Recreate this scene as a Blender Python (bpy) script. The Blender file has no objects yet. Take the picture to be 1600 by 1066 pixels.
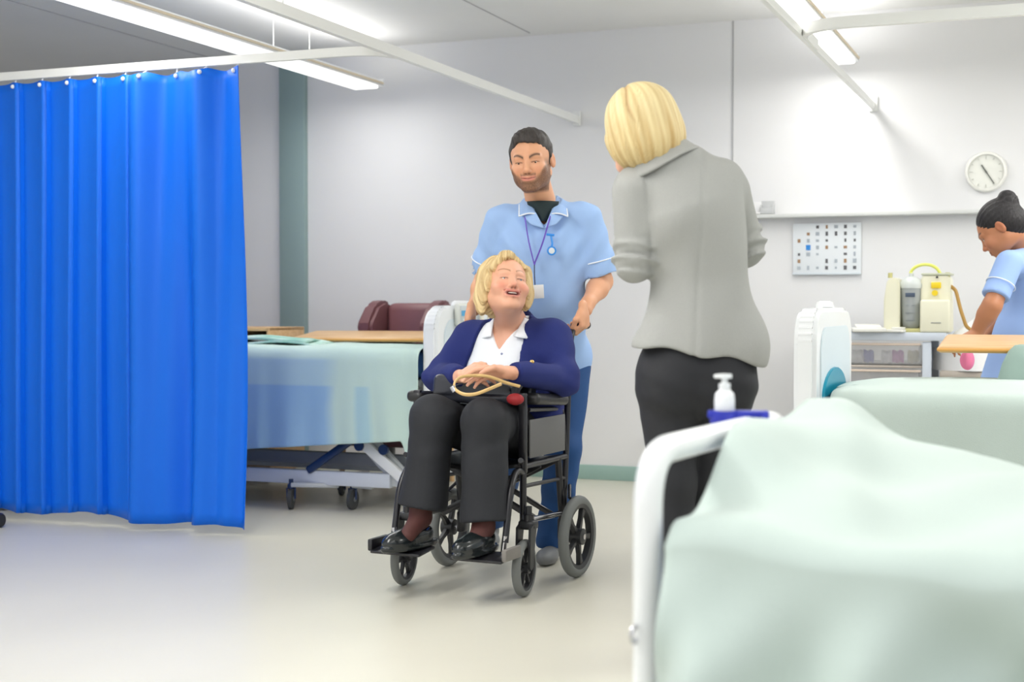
import bpy, bmesh, math, random
import numpy as np
from mathutils import Vector, Matrix
random.seed(7)
PI = math.pi
SC = bpy.context.scene
COL = SC.collection

# ---------------------------------------------------------------- camera
FPX = 2222.2; CAMH = 1.08; PITCH = math.radians(1.47)
cam_d = bpy.data.cameras.new('camera'); cam = bpy.data.objects.new('camera', cam_d); COL.objects.link(cam)
cam_d.lens = 50; cam_d.sensor_width = 36; cam_d.clip_end = 60
cam.location = (0, 0, CAMH); cam.rotation_euler = (PI/2 - PITCH, 0, 0)
cam_d.dof.use_dof = True; cam_d.dof.focus_distance = 5.55; cam_d.dof.aperture_fstop = 2.8
SC.camera = cam
# ---------------------------------------------------------------- world: even daylight from the open side of the ward
w = bpy.data.worlds.new('world'); SC.world = w; w.use_nodes = True
w.node_tree.nodes['Background'].inputs[0].default_value = (0.985, 0.995, 1.0, 1)
w.node_tree.nodes['Background'].inputs[1].default_value = 0.66
# ---------------------------------------------------------------- exposure
SC.view_settings.view_transform = 'Standard'; SC.view_settings.look = 'None'
SC.view_settings.exposure = 0.62; SC.view_settings.gamma = 1; SC.view_settings.use_curve_mapping = False
SC.cycles.max_bounces = 6; SC.cycles.diffuse_bounces = 4; SC.cycles.use_denoising = True

def at(px, py, Y):
    """world point on the photo ray (px, py) at distance Y ahead of the camera"""
    x = (px-800)/FPX; z = -(py-533)/FPX
    c, s = math.cos(PITCH), math.sin(PITCH)
    yy = c + z*s; zz = -s + z*c
    return Vector((x/yy*Y, Y, CAMH + zz/yy*Y))

ROOM = math.radians(-21.5)
U = Vector((math.cos(ROOM), math.sin(ROOM), 0)); V = Vector((-math.sin(ROOM), math.cos(ROOM), 0))
WALLP = Vector((.59, 8.73, 0))
def room(u, v, z=0):
    "room frame: u along the back wall, v out from it towards the back (0 = wall face)"
    return WALLP + U*u + V*v + Vector((0, 0, z))
def to_room(p):
    q = Vector(p) - WALLP
    return q.dot(U), q.dot(V), q.z
def on_wall(px, py, off=0):
    a = at(px, py, 1.0) - Vector((0, 0, CAMH)); o = Vector((0, 0, CAMH))
    t = (WALLP - V*off - o).dot(V)/a.dot(V)
    return o + a*t

# ---------------------------------------------------------------- materials
def lin(c):
    return tuple(((x/255)/12.92 if x/255 <= .04045 else (((x/255)+.055)/1.055)**2.4) for x in c)
MATS = {}
def mat(name, rgb, rough=.5, metal=0, noise=0, nscale=8, bump=0, bscale=120, emit=None, estr=0, alpha=1, trans=0,
        vcol=False, sss=0, coat=0, stretch=None, rgb2=None, spec=.5, sheen=0):
    if name in MATS: return MATS[name]
    m = bpy.data.materials.new(name); m.use_nodes = True; MATS[name] = m
    nt = m.node_tree; b = nt.nodes['Principled BSDF']; L = nt.links.new
    c = lin(rgb)
    b.inputs['Base Color'].default_value = (*c, 1); b.inputs['Roughness'].default_value = rough
    b.inputs['Metallic'].default_value = metal; b.inputs['Specular IOR Level'].default_value = spec
    tc = nt.nodes.new('ShaderNodeTexCoord'); mp = nt.nodes.new('ShaderNodeMapping')
    L(tc.outputs['Object'], mp.inputs[0])
    if stretch: mp.inputs['Scale'].default_value = stretch
    if vcol:
        a = nt.nodes.new('ShaderNodeVertexColor'); a.layer_name = 'Col'
        L(a.outputs[0], b.inputs['Base Color'])
    elif noise or rgb2:
        n = nt.nodes.new('ShaderNodeTexNoise'); n.inputs['Scale'].default_value = nscale; n.inputs['Detail'].default_value = 4
        L(mp.outputs[0], n.inputs['Vector'])
        r = nt.nodes.new('ShaderNodeValToRGB'); L(n.outputs[0], r.inputs[0])
        c2 = lin(rgb2) if rgb2 else tuple(x*(1-noise) for x in c)
        r.color_ramp.elements[0].position = .35; r.color_ramp.elements[1].position = .65
        r.color_ramp.elements[0].color = (*c2, 1); r.color_ramp.elements[1].color = (*c, 1)
        L(r.outputs[0], b.inputs['Base Color'])
    if bump:
        n2 = nt.nodes.new('ShaderNodeTexNoise'); n2.inputs['Scale'].default_value = bscale; n2.inputs['Detail'].default_value = 3
        L(mp.outputs[0], n2.inputs['Vector'])
        bp = nt.nodes.new('ShaderNodeBump'); bp.inputs['Strength'].default_value = bump; bp.inputs['Distance'].default_value = .01
        L(n2.outputs[0], bp.inputs['Height']); L(bp.outputs[0], b.inputs['Normal'])
    if emit:
        b.inputs['Emission Color'].default_value = (*lin(emit), 1); b.inputs['Emission Strength'].default_value = estr
    if trans: b.inputs['Transmission Weight'].default_value = trans; b.inputs['IOR'].default_value = 1.35
    if sss:
        b.inputs['Subsurface Weight'].default_value = sss; b.inputs['Subsurface Radius'].default_value = (.01, .004, .002)
    if coat: b.inputs['Coat Weight'].default_value = coat
    if sheen: b.inputs['Sheen Weight'].default_value = sheen
    if alpha < 1: b.inputs['Alpha'].default_value = alpha
    return m

# ---------------------------------------------------------------- mesh building
class MB:
    """collects shapes and links them as ONE mesh object"""
    def __init__(s): s.v = []; s.f = []
    def add(s, vs, fs):
        o = len(s.v); s.v += [tuple(x) for x in vs]; s.f += [tuple(i+o for i in f) for f in fs]; return s
    def bm(s, bm):
        bm.verts.index_update()
        s.add([v.co.copy() for v in bm.verts], [[v.index for v in f.verts] for f in bm.faces]); bm.free(); return s
    def box(s, c, size, bev=0, rot=None, seg=2):
        bm = bmesh.new(); bmesh.ops.create_cube(bm, size=1)
        for v in bm.verts: v.co = Vector((v.co.x*size[0], v.co.y*size[1], v.co.z*size[2]))
        if bev: bmesh.ops.bevel(bm, geom=bm.edges[:], offset=min(bev, min(size)*.49), segments=seg, profile=.5, affect='EDGES')
        M = (rot.to_4x4() if rot else Matrix()); M = Matrix.Translation(Vector(c)) @ M
        for v in bm.verts: v.co = M @ v.co
        return s.bm(bm)
    def bar(s, a, b, wd, th, bev=0, up=(0, 0, 1)):
        "box from a to b, wd across, th along up"
        a = Vector(a); b = Vector(b); d = b-a; X = d.normalized(); Y = Vector(up).cross(X).normalized(); Z = X.cross(Y)
        R = Matrix((X, Y, Z)).transposed()
        return s.box((a+b)/2, (d.length, wd, th), bev, R)
    def tube(s, pts, r, n=10, closed=False, caps=True, r2=None):
        P = [Vector(p) for p in pts]; m = len(P); rings = []
        prev = None
        for i in range(m):
            if closed: t = P[(i+1) % m]-P[i-1]
            else: t = P[min(i+1, m-1)]-P[max(i-1, 0)]
            t.normalize()
            if prev is None:
                nrm = t.orthogonal().normalized()
            else:
                nrm = (prev - t*prev.dot(t)).normalized()
            prev = nrm; bi = t.cross(nrm)
            rr = r[i] if isinstance(r, (list, tuple)) else r
            rb = (r2 if r2 else rr)
            rings.append([P[i]+nrm*math.cos(2*PI*k/n)*rr+bi*math.sin(2*PI*k/n)*rb for k in range(n)])
        vs = [v for R in rings for v in R]; fs = []
        for i in range(m if closed else m-1):
            for k in range(n):
                a = i*n+k; b = i*n+(k+1) % n; j = ((i+1) % m)*n
                fs.append((a, b, j+(k+1) % n, j+k))
        if caps and not closed:
            fs.append(tuple(range(n))[::-1]); fs.append(tuple((m-1)*n+k for k in range(n)))
        return s.add(vs, fs)
    def cyl(s, a, b, r, n=16, rb=None):
        return s.tube([a, b], [r, rb if rb is not None else r], n)
    def lathe(s, prof, c, axis=(0, 0, 1), n=28, closed=False):
        "prof: (radius, height) pairs turned about axis through c"
        A = Vector(axis).normalized(); X = A.orthogonal().normalized(); Y = A.cross(X); c = Vector(c); vs = []; fs = []
        m = len(prof)
        for (r, h) in prof:
            for k in range(n): vs.append(c+A*h+X*math.cos(2*PI*k/n)*r+Y*math.sin(2*PI*k/n)*r)
        for i in range(m if closed else m-1):
            for k in range(n):
                a = i*n+k; b = i*n+(k+1) % n; j = ((i+1) % m)*n
                fs.append((a, b, j+(k+1) % n, j+k))
        return s.add(vs, fs)
    def ball(s, c, r, n=14):
        r = r if isinstance(r, (tuple, list)) else (r, r, r)
        vs = []; fs = []; h = n//2
        for i in range(h+1):
            a = PI*i/h
            for k in range(n):
                vs.append((c[0]+r[0]*math.sin(a)*math.cos(2*PI*k/n), c[1]+r[1]*math.sin(a)*math.sin(2*PI*k/n), c[2]+r[2]*math.cos(a)))
        for i in range(h):
            for k in range(n): fs.append((i*n+k, (i+1)*n+k, (i+1)*n+(k+1) % n, i*n+(k+1) % n))
        return s.add(vs, fs)
    def prism(s, outline, c, X, Y, depth, bev=0):
        "outline (2d) in plane X,Y extruded both ways by depth/2"
        X = Vector(X).normalized(); Y = Vector(Y).normalized(); Z = X.cross(Y); c = Vector(c)
        bm = bmesh.new(); vs = [bm.verts.new(c+X*p[0]+Y*p[1]-Z*depth/2) for p in outline]
        f = bm.faces.new(vs); r = bmesh.ops.extrude_face_region(bm, geom=[f])
        bmesh.ops.translate(bm, verts=[e for e in r['geom'] if isinstance(e, bmesh.types.BMVert)], vec=Z*depth)
        bmesh.ops.recalc_face_normals(bm, faces=bm.faces[:])
        if bev: bmesh.ops.bevel(bm, geom=[e for e in bm.edges], offset=bev, segments=2, affect='EDGES')
        return s.bm(bm)
    def grid(s, fn, nu, nv):
        vs = [fn(i/(nu-1), j/(nv-1)) for j in range(nv) for i in range(nu)]
        fs = [(j*nu+i, j*nu+i+1, (j+1)*nu+i+1, (j+1)*nu+i) for j in range(nv-1) for i in range(nu-1)]
        return s.add(vs, fs)
    def build(s, name, m, parent=None, smooth=True, angle=40, solid=0):
        me = bpy.data.meshes.new(name); me.from_pydata(s.v, [], s.f); me.validate()
        bm = bmesh.new(); bm.from_mesh(me); bmesh.ops.recalc_face_normals(bm, faces=bm.faces[:]); bm.to_mesh(me); bm.free()
        me.materials.append(m)
        if smooth:
            me.polygons.foreach_set('use_smooth', [True]*len(me.polygons))
            me.set_sharp_from_angle(angle=math.radians(angle))
        o = bpy.data.objects.new(name, me); COL.objects.link(o)
        if parent: o.parent = parent
        if solid:
            md = o.modifiers.new('solid', 'SOLIDIFY'); md.thickness = solid; md.offset = 0
        return o

def tag(o, label=None, cat=None, group=None, kind=None):
    if label: o['label'] = label
    if cat: o['category'] = cat
    if group: o['group'] = group
    if kind: o['kind'] = kind
    return o
def thing(name, label, cat, loc=(0, 0, 0), rz=0, group=None):
    o = bpy.data.objects.new(name, None); COL.objects.link(o); o.empty_display_size = .1
    o.location = loc; o.rotation_euler = (0, 0, rz)
    return tag(o, label, cat, group)
def place(o, loc, rz=0):
    o.location = loc; o.rotation_euler = (0, 0, rz); return o
def copy_tree(o, kids, parent=None):
    c = o.copy(); COL.objects.link(c); c.parent = parent
    for ch in kids.get(o.name, []): copy_tree(ch, kids, c)
    return c
def kids_map():
    k = {}
    for o in bpy.data.objects:
        if o.parent: k.setdefault(o.parent.name, []).append(o)
    return k
def surf(o, px, py, lift=0.0):
    "point of mesh o under a photo pixel"
    from mathutils.bvhtree import BVHTree
    me = o.data; L = [v.co.copy() for v in me.vertices]
    W = Matrix.Identity(4)
    if o.parent:
        W = Matrix.Translation(o.parent.location) @ Matrix.Rotation(o.parent.rotation_euler.z, 4, 'Z')
    bv = BVHTree.FromPolygons([W @ c for c in L], [tuple(p.vertices) for p in me.polygons])
    org = Vector((0, 0, CAMH)); d = (at(px, py, 1.0)-org).normalized()
    h = bv.ray_cast(org, d)[0]
    return None if h is None else h-d*lift
def arc(c, r, a0, a1, n, X=(1, 0, 0), Y=(0, 0, 1)):
    X = Vector(X); Y = Vector(Y); c = Vector(c)
    return [c + X*r*math.cos(a0+(a1-a0)*i/(n-1)) + Y*r*math.sin(a0+(a1-a0)*i/(n-1)) for i in range(n)]
def rounded(pts, r, n=6):
    "round the corners of an open polyline"
    P = [Vector(p) for p in pts]; out = [P[0]]
    for i in range(1, len(P)-1):
        a = (P[i-1]-P[i]); b = (P[i+1]-P[i]); rr = min(r, a.length*.49, b.length*.49)
        A = P[i]+a.normalized()*rr; B = P[i]+b.normalized()*rr
        for k in range(n+1):
            t = k/n; out.append(A*(1-t)**2+P[i]*2*t*(1-t)+B*t*t)
    out.append(P[-1]); return out

# ---------------------------------------------------------------- signed-distance modelling (numpy) for bodies and cloth
def smin(a, b, k):
    h = np.clip(.5+.5*(b-a)/k, 0, 1); return b*(1-h)+a*h-k*h*(1-h)
def smax(a, b, k): return -smin(-a, -b, k)
def nv(v): return np.array(v, dtype=np.float32)
def C(P, a, b, ra, rb, flat=None, ff=1.0):
    "tapered capsule; flat=(direction), ff>1 squeezes it along that direction"
    a = nv(a); b = nv(b); ba = b-a; pa = P-a
    t = np.clip(pa@ba/max(float(ba@ba), 1e-9), 0, 1)
    q = pa-t[:, None]*ba
    if flat is not None:
        f = nv(flat); f = f/np.linalg.norm(f); q = q+((ff-1)*(q@f))[:, None]*f
    return np.sqrt((q*q).sum(1))-(ra+(rb-ra)*t)
def E(P, c, r, R=None):
    q = P-nv(c)
    if R is not None: q = q@R          # columns of R = local axes
    r = nv(r); k0 = np.sqrt(((q/r)**2).sum(1)); k1 = np.sqrt(((q/(r*r))**2).sum(1))
    return k0*(k0-1)/np.maximum(k1, 1e-6)
def PL(P, p, n):
    "half space: positive on the side n points to"
    n = nv(n); n = n/np.linalg.norm(n); return (P-nv(p))@n
def chain(P, pts, rs, k=.02, flat=None, ff=1.0):
    d = None
    for i in range(len(pts)-1):
        c = C(P, pts[i], pts[i+1], rs[i], rs[i+1], flat, ff)
        d = c if d is None else smin(d, c, k)
    return d
def rotm(rx=0, ry=0, rz=0):
    M = Matrix.Rotation(math.radians(rz), 3, 'Z') @ Matrix.Rotation(math.radians(ry), 3, 'Y') @ Matrix.Rotation(math.radians(rx), 3, 'X')
    return np.array(M, dtype=np.float32)
def axis_pts(lo, hi, h, fine):
    "grid coordinates lo..hi, spacing h, finer inside the (a, b, hf) ranges"
    out = [lo]; x = lo
    while x < hi:
        s = h
        for (a, b, hf) in fine:
            if a <= x <= b: s = min(s, hf)
            elif x < a and x+s > a: s = max(a-x, hf)
        x += s; out.append(x)
    n = len(out)
    while (n-1) % 4: out.append(out[-1]+h); n += 1
    return np.array(out, dtype=np.float32)
def sdf_mesh(f, lo, hi, h, fine=((), (), ())):
    ax = [axis_pts(lo[i], hi[i], h, fine[i]) for i in range(3)]
    n = [len(a) for a in ax]
    D = np.full(n, 1.0, dtype=np.float32)
    cc = []; hd = []
    for a in ax:
        s = a[0::4]; cc.append((s[1:]+s[:-1])/2); hd.append((s[1:]-s[:-1])/2)
    G = np.stack(np.meshgrid(*cc, indexing='ij'), -1).reshape(-1, 3)
    H = np.sqrt(sum(g**2 for g in np.meshgrid(*hd, indexing='ij'))).reshape(-1)
    d = f(G.astype(np.float32))
    sgn = d.reshape(len(cc[0]), len(cc[1]), len(cc[2]))
    big = np.repeat(np.repeat(np.repeat(np.where(sgn > 0, 1., -1.), 4, 0), 4, 1), 4, 2).astype(np.float32)
    D[:-1, :-1, :-1] = big; D[-1] = 1; D[:, -1] = 1; D[:, :, -1] = 1
    act = np.nonzero(np.abs(d) < H*1.6+.012)[0]
    bi = np.stack(np.unravel_index(act, sgn.shape), -1)
    off = np.stack(np.meshgrid(*[np.arange(5)]*3, indexing='ij'), -1).reshape(-1, 3)
    for s in range(0, len(bi), 6000):
        idx = (bi[s:s+6000, None, :]*4+off[None]).reshape(-1, 3)
        P = np.stack([ax[k][idx[:, k]] for k in range(3)], -1)
        D[idx[:, 0], idx[:, 1], idx[:, 2]] = f(P)
    D[0] = np.abs(D[0])+1e-4; D[:, 0] = np.abs(D[:, 0])+1e-4; D[:, :, 0] = np.abs(D[:, :, 0])+1e-4
    D[-1] = np.abs(D[-1])+1e-4; D[:, -1] = np.abs(D[:, -1])+1e-4; D[:, :, -1] = np.abs(D[:, :, -1])+1e-4
    S = D < 0
    # surface nets
    cnt = np.zeros([m-1 for m in n], dtype=np.int8)
    for dx in (0, 1):
        for dy in (0, 1):
            for dz in (0, 1):
                cnt += S[dx:n[0]-1+dx, dy:n[1]-1+dy, dz:n[2]-1+dz]
    cell = np.nonzero((cnt > 0) & (cnt < 8)); nc = len(cell[0])
    idm = np.full([m-1 for m in n], -1, dtype=np.int32); idm[cell] = np.arange(nc)
    acc = np.zeros((nc, 3), dtype=np.float64); w_ = np.zeros(nc)
    corners = [(x, y, z) for x in (0, 1) for y in (0, 1) for z in (0, 1)]
    for a in corners:
        for k in range(3):
            if a[k]: continue
            b = list(a); b[k] = 1
            ia = tuple(cell[i]+a[i] for i in range(3)); ib = tuple(cell[i]+b[i] for i in range(3))
            da = D[ia]; db = D[ib]; m = (da < 0) != (db < 0)
            t = np.where(m, da/np.where(m, da-db, 1), 0)
            for i in range(3):
                pa = ax[i][ia[i]]; pb = ax[i][ib[i]]
                acc[:, i] += np.where(m, pa+(pb-pa)*t, 0)
            w_ += m
    verts = acc/w_[:, None]
    quads = []
    for k in range(3):
        i1, i2 = (k+1) % 3, (k+2) % 3
        sl0 = [slice(1, n[i]-1) for i in range(3)]; sl0[k] = slice(0, n[k]-1)
        sl1 = list(sl0); sl1[k] = slice(1, n[k])
        A = S[tuple(sl0)]; B = S[tuple(sl1)]
        e = np.nonzero(A != B)
        fl = A[e]
        base = [e[i]+(1 if i != k else 0) for i in range(3)]
        def cid(o1, o2):
            b = list(base); b[i1] = b[i1]-o1; b[i2] = b[i2]-o2
            return idm[b[0], b[1], b[2]]
        q = np.stack([cid(1, 1), cid(0, 1), cid(0, 0), cid(1, 0)], -1)
        q[~fl] = q[~fl][:, ::-1]
        quads.append(q)
    Q = np.concatenate(quads); Q = Q[(Q >= 0).all(1)]
    return verts.astype(np.float32), Q
def sdf_obj(name, f, lo, hi, h, m, parent=None, fine=((), (), ()), color=None, smooth=0, world_to=None):
    v, q = sdf_mesh(f, lo, hi, h, fine)
    if smooth:
        for _ in range(smooth):
            acc = v.copy(); c = np.ones(len(v), dtype=np.float32)
            for a, b in ((0, 1), (1, 2), (2, 3), (3, 0)):
                np.add.at(acc, q[:, a], v[q[:, b]]); np.add.at(c, q[:, a], 1)
            v = acc/c[:, None]
    cols = color(v) if color is not None else None
    if world_to is not None:                        # world -> parent local
        M = np.array(world_to, dtype=np.float32); v = v@M[:3, :3].T+M[:3, 3]
    me = bpy.data.meshes.new(name); me.vertices.add(len(v)); me.vertices.foreach_set('co', v.reshape(-1))
    me.loops.add(len(q)*4); me.loops.foreach_set('vertex_index', q.reshape(-1).astype(np.int32))
    me.polygons.add(len(q)); me.polygons.foreach_set('loop_start', np.arange(len(q), dtype=np.int32)*4)
    me.update(calc_edges=True); me.validate()
    me.polygons.foreach_set('use_smooth', [True]*len(me.polygons))
    if cols is not None:
        at_ = me.color_attributes.new('Col', 'FLOAT_COLOR', 'POINT')
        at_.data.foreach_set('color', np.concatenate([cols, np.ones((len(cols), 1))], 1).astype(np.float32).reshape(-1))
    me.materials.append(m)
    o = bpy.data.objects.new(name, me); COL.objects.link(o)
    if parent: o.parent = parent
    return o
# ================================================================= THE ROOM
M_wall = mat('wall_paint', (228, 228, 229), .7, noise=.02, nscale=1.5)
M_ceil = mat('ceiling_paint', (236, 236, 235), .8, noise=.02, nscale=2)
M_floor = mat('vinyl_floor', (212, 209, 195), .33, noise=.04, nscale=1.3, bump=.03, bscale=300)
M_skirt = mat('skirting_vinyl', (150, 180, 172), .45)
M_teal = mat('teal_pilaster', (140, 162, 162), .55)
M_white = mat('white_metal', (236, 238, 240), .3)
M_track = mat('track_white', (235, 236, 234), .35)
M_plast = mat('white_plastic', (238, 241, 243), .28, coat=.2)
M_black = mat('black_metal', (34, 34, 38), .35)
M_rubber = mat('dark_rubber', (62, 64, 66), .6)
M_grey = mat('grey_plastic', (120, 124, 126), .45)
M_chrome = mat('chrome', (200, 200, 205), .18, 1)
M_wood = mat('beech_wood', (222, 184, 136), .4, rgb2=(208, 166, 116), nscale=6, stretch=(1, 9, 9))
M_orange = mat('wood_edge', (218, 160, 84), .4)
M_dblue = mat('navy_plastic', (22, 48, 92), .35)
M_lamp = mat('lamp_diffuser', (255, 255, 255), .4, emit=(255, 253, 248), estr=.75)

def struct(o): o['kind'] = 'structure'; return o
def panel(name, c, size, m):
    o = MB().box((0, 0, 0), size).build(name, m, smooth=False); place(o, c, ROOM); return struct(o)
CEIL = 2.755
panel('floor', room(0, -4.3, -.05), (16, 13, .1), M_floor)
panel('ceiling', room(0, -3.2, CEIL+.05), (16, 6.5, .1), M_ceil)
panel('wall_back', room(0, .06, CEIL/2), (16, .12, CEIL), M_wall)
panel('wall_left', room(-7.2, -3.0, CEIL/2), (.12, 6, CEIL), M_wall)
bb = MB().box((0, 0, 0), (16, .012, .09), .003).build('baseboard_back', M_skirt); place(bb, room(0, -.006, .045), ROOM); struct(bb)
# teal pilaster on the back wall
a = to_room(on_wall(443, 500))[0]; b = to_room(on_wall(482, 500))[0]
o = MB().box((0, 0, 0), (b-a, .05, CEIL-.0), .004).build('trim_1', M_teal); place(o, room((a+b)/2, -.025, CEIL/2), ROOM); struct(o)
# joint strip
a = to_room(on_wall(1145, 200))[0]
M_joint = mat('joint_grey', (176, 176, 178), .6)
o = MB().box((0, 0, 0), (.008, .006, CEIL-.09)).build('trim_2', M_joint); place(o, room(a, -.003, .09+(CEIL-.09)/2), ROOM); struct(o)
# ceiling panel joints running front to back
for i, (px, py) in enumerate(((255, 71), (760, 20))):
    d = CEIL-CAMH; Yc = d*FPX/(476-py); p = at(px, py, Yc); uu = to_room(p)[0]
    o = MB().box((0, 0, 0), (.007, 6, .004)).build('trim_%d' % (i+3), M_joint); place(o, room(uu, -3.1, CEIL-.002), ROOM); struct(o)

# wall shelf on the right
a = to_room(on_wall(1150, 336))[0]
shelf = MB().box((0, 0, 0), (4.2, .10, .022), .004).build('wall_shelf', mat('shelf_grey', (214, 216, 214), .5))
place(shelf, room(a+2.1, -.052, 1.594), ROOM)
tag(shelf, 'long thin pale grey ledge running along the back wall above the calendar', 'shelf')
# cards standing on it
def card_holder(px, wd, ht, label, m, fold=False):
    u0 = to_room(on_wall(px, 330))[0]; mb = MB()
    mb.box((0, 0, ht/2), (wd, .012, ht), .002).box((0, -.02, .006), (wd, .05, .01), .002)
    if fold: mb.box((0, -.035, .02), (wd, .008, .04), .002).box((-wd/2+.004, -.015, ht*.35), (.006, .045, ht*.7), .001).box((wd/2-.004, -.015, ht*.35), (.006, .045, ht*.7), .001)
    o = mb.build('card_holder', m); place(o, room(u0, -.055, 1.606), ROOM); return tag(o, label, 'card holder')
M_clear = mat('clear_acrylic', (205, 207, 208), .15, alpha=.75)
card_holder(1203, .078, .078, 'small clear card holder box standing on the wall ledge, the right one', M_clear, True)
card_holder(1187, .05, .072, 'small white card standing on the wall ledge right beside the grey jacket', mat('white_card', (228, 228, 228), .5))

# ---------------------------------------------------------------- ceiling lights
HL = 1.37+CAMH
def ceiling_light(pa, length, label, width=.20, wires=True, strength=1.0, up=2.2, z=HL):
    "pa: room u of the centre, v of the far end"
    uc, vfar = pa
    t = thing('ceiling_light', label, 'ceiling light', room(uc, vfar-length/2, z), ROOM)
    prof = [(-width/2, 0), (-width/2+.01, .035), (-width/2+.05, .05), (width/2-.05, .05), (width/2-.01, .035), (width/2, 0)]
    MB().prism(prof, (0, 0, 0), (1, 0, 0), (0, 0, 1), length).build('housing', M_white, t)
    MB().box((0, 0, -.008), (width-.03, length-.06, .022), .01).build('diffuser', M_lamp, t)
    MB().box((width/2+.001, 0, .018), (.006, length, .012)).build('edge_strip', mat('cream_edge', (226, 212, 186), .5), t)
    for s in (-1, 1):
        MB().box((0, s*(length/2+.008), .022), (width, .02, .05), .008).build('end_cap', M_white, t)
    if wires:
        for yy in (-length/2+.35, length/2-1.15, length/2-.75):
            MB().cyl((0, yy, .05), (0, yy, CEIL-z), .0022, 6).build('suspension_wire', M_track, t)
    ld = bpy.data.lights.new('lamp_light', 'AREA'); ld.shape = 'RECTANGLE'; ld.size = width-.04; ld.size_y = length-.1
    ld.energy = 27*length*strength/3; ld.color = (1, .985, .95)
    lo = bpy.data.objects.new('lamp_light', ld); COL.objects.link(lo); lo.parent = t; lo.location = (0, 0, -.03)
    # upward lamp added to every pendant to brighten the ceiling
    lu = bpy.data.lights.new('up_light', 'AREA'); lu.shape = 'RECTANGLE'; lu.size = width-.06; lu.size_y = length-.1
    lu.energy = up*length; lu.color = (1, .985, .96)
    uo = bpy.data.objects.new('up_light', lu); COL.objects.link(uo); uo.parent = t; uo.location = (0, 0, .056); uo.rotation_euler = (PI, 0, 0)
    return t
def u_of(px, py, z):
    Y = (z-CAMH)*FPX/(476-py); return to_room(at(px, py, Y))
uL = u_of(572, 138, HL); uR = u_of(1318, 99, HL)
ceiling_light((uL[0]+.02, uL[1]), 3.4, 'long white strip light hanging on wires above the blue curtain', strength=.55)
ceiling_light((uR[0], uR[1]), 2.4, 'white strip light hanging at upper right near the curved track', width=.17, strength=.5)
ceiling_light(((uL[0]+uR[0])/2, -4.3), 3.2, 'white strip light hanging from the ceiling nearer the camera', strength=1.15, up=12)
ceiling_light((uR[0]+.9, -4.5), 3.0, 'unseen strip light added over the foreground bed to brighten its top', strength=.28, up=4)  # out of view, added so bed tops come out brighter than their sides
ceiling_light((uR[0]+2.2, -.6), 3.2, 'white strip light hanging over the far right bay', strength=1.5)

# ---------------------------------------------------------------- curtain tracks
HT = 1.115+CAMH
def track(pts_room, label, hang, end_hook=False, sz=1.0):
    t = thing('curtain_track', label, 'curtain track', room(pts_room[0][0], pts_room[0][1], HT), ROOM)
    o0 = Vector((pts_room[0][0], pts_room[0][1], 0))
    if len(pts_room) > 2: t.location.z += .0025
    P = [Vector((u, v, 0))-o0 for u, v in pts_room]
    P = rounded(P, .42, 10)
    mb = MB()
    # rectangular rail swept along the path
    n = len(P); vs = []; fs = []
    for i in range(n):
        d = (P[min(i+1, n-1)]-P[max(i-1, 0)]).normalized(); sd = Vector((-d.y, d.x, 0))
        for (a_, b_) in ((-.014*sz, 0), (.014*sz, 0), (.014*sz, .045*sz), (-.014*sz, .045*sz)): vs.append(P[i]+sd*a_+Vector((0, 0, b_)))
    for i in range(n-1):
        for k in range(4): fs.append((i*4+k, i*4+(k+1) % 4, (i+1)*4+(k+1) % 4, (i+1)*4+k))
    fs += [(0, 1, 2, 3), tuple((n-1)*4+k for k in (3, 2, 1, 0))]
    mb.add(vs, fs).build('rail', M_track, t, angle=30)
    for (u, v) in hang:
        q = Vector((u, v, 0))-o0
        MB().cyl(q+Vector((0, 0, .04)), q+Vector((0, 0, CEIL-HT)), .007, 8).build('hanger', M_track, t)
    if end_hook:
        q = P[-1] if P[-1].y > P[0].y else P[0]
        MB().box(q+Vector((0, .006, .03)), (.05, .012, .09), .004).build('wall_bracket', M_track, t)
    return t
uT2 = u_of(890, 190, HT)[0]; uTR = u_of(1363, 170, HT)[0]
# the left bay: runs along u above the blue curtain, then turns towards the wall
c1 = u_of(30, 128, HT); c2 = u_of(400, 101, HT)
vb = c2[1]
track([(-6.9, vb), (uT2-.004, vb), (uT2-.004, vb+.47)], 'white curtain track above the blue curtain, bending into the straight track', [(-3.6, vb)], False, .9)
track([(uT2, vb-2.6), (uT2, -.02)], 'straight white curtain track running overhead to the far wall behind the man', [(uT2, vb-.9)], True)
c3 = u_of(1262, 40, HT)
vr = u_of(1450, 38, HT)[1]
track([(uTR+.003, vr+.47), (uTR+.003, vr), (uTR+3.5, vr)], 'white curtain track curving across the upper right corner', [(uTR+1.05, vr)])
track([(uTR, vr-2.2), (uTR, -.02)], 'thin straight curtain track running overhead to the wall right of the blond person', [], True, .75)

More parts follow.
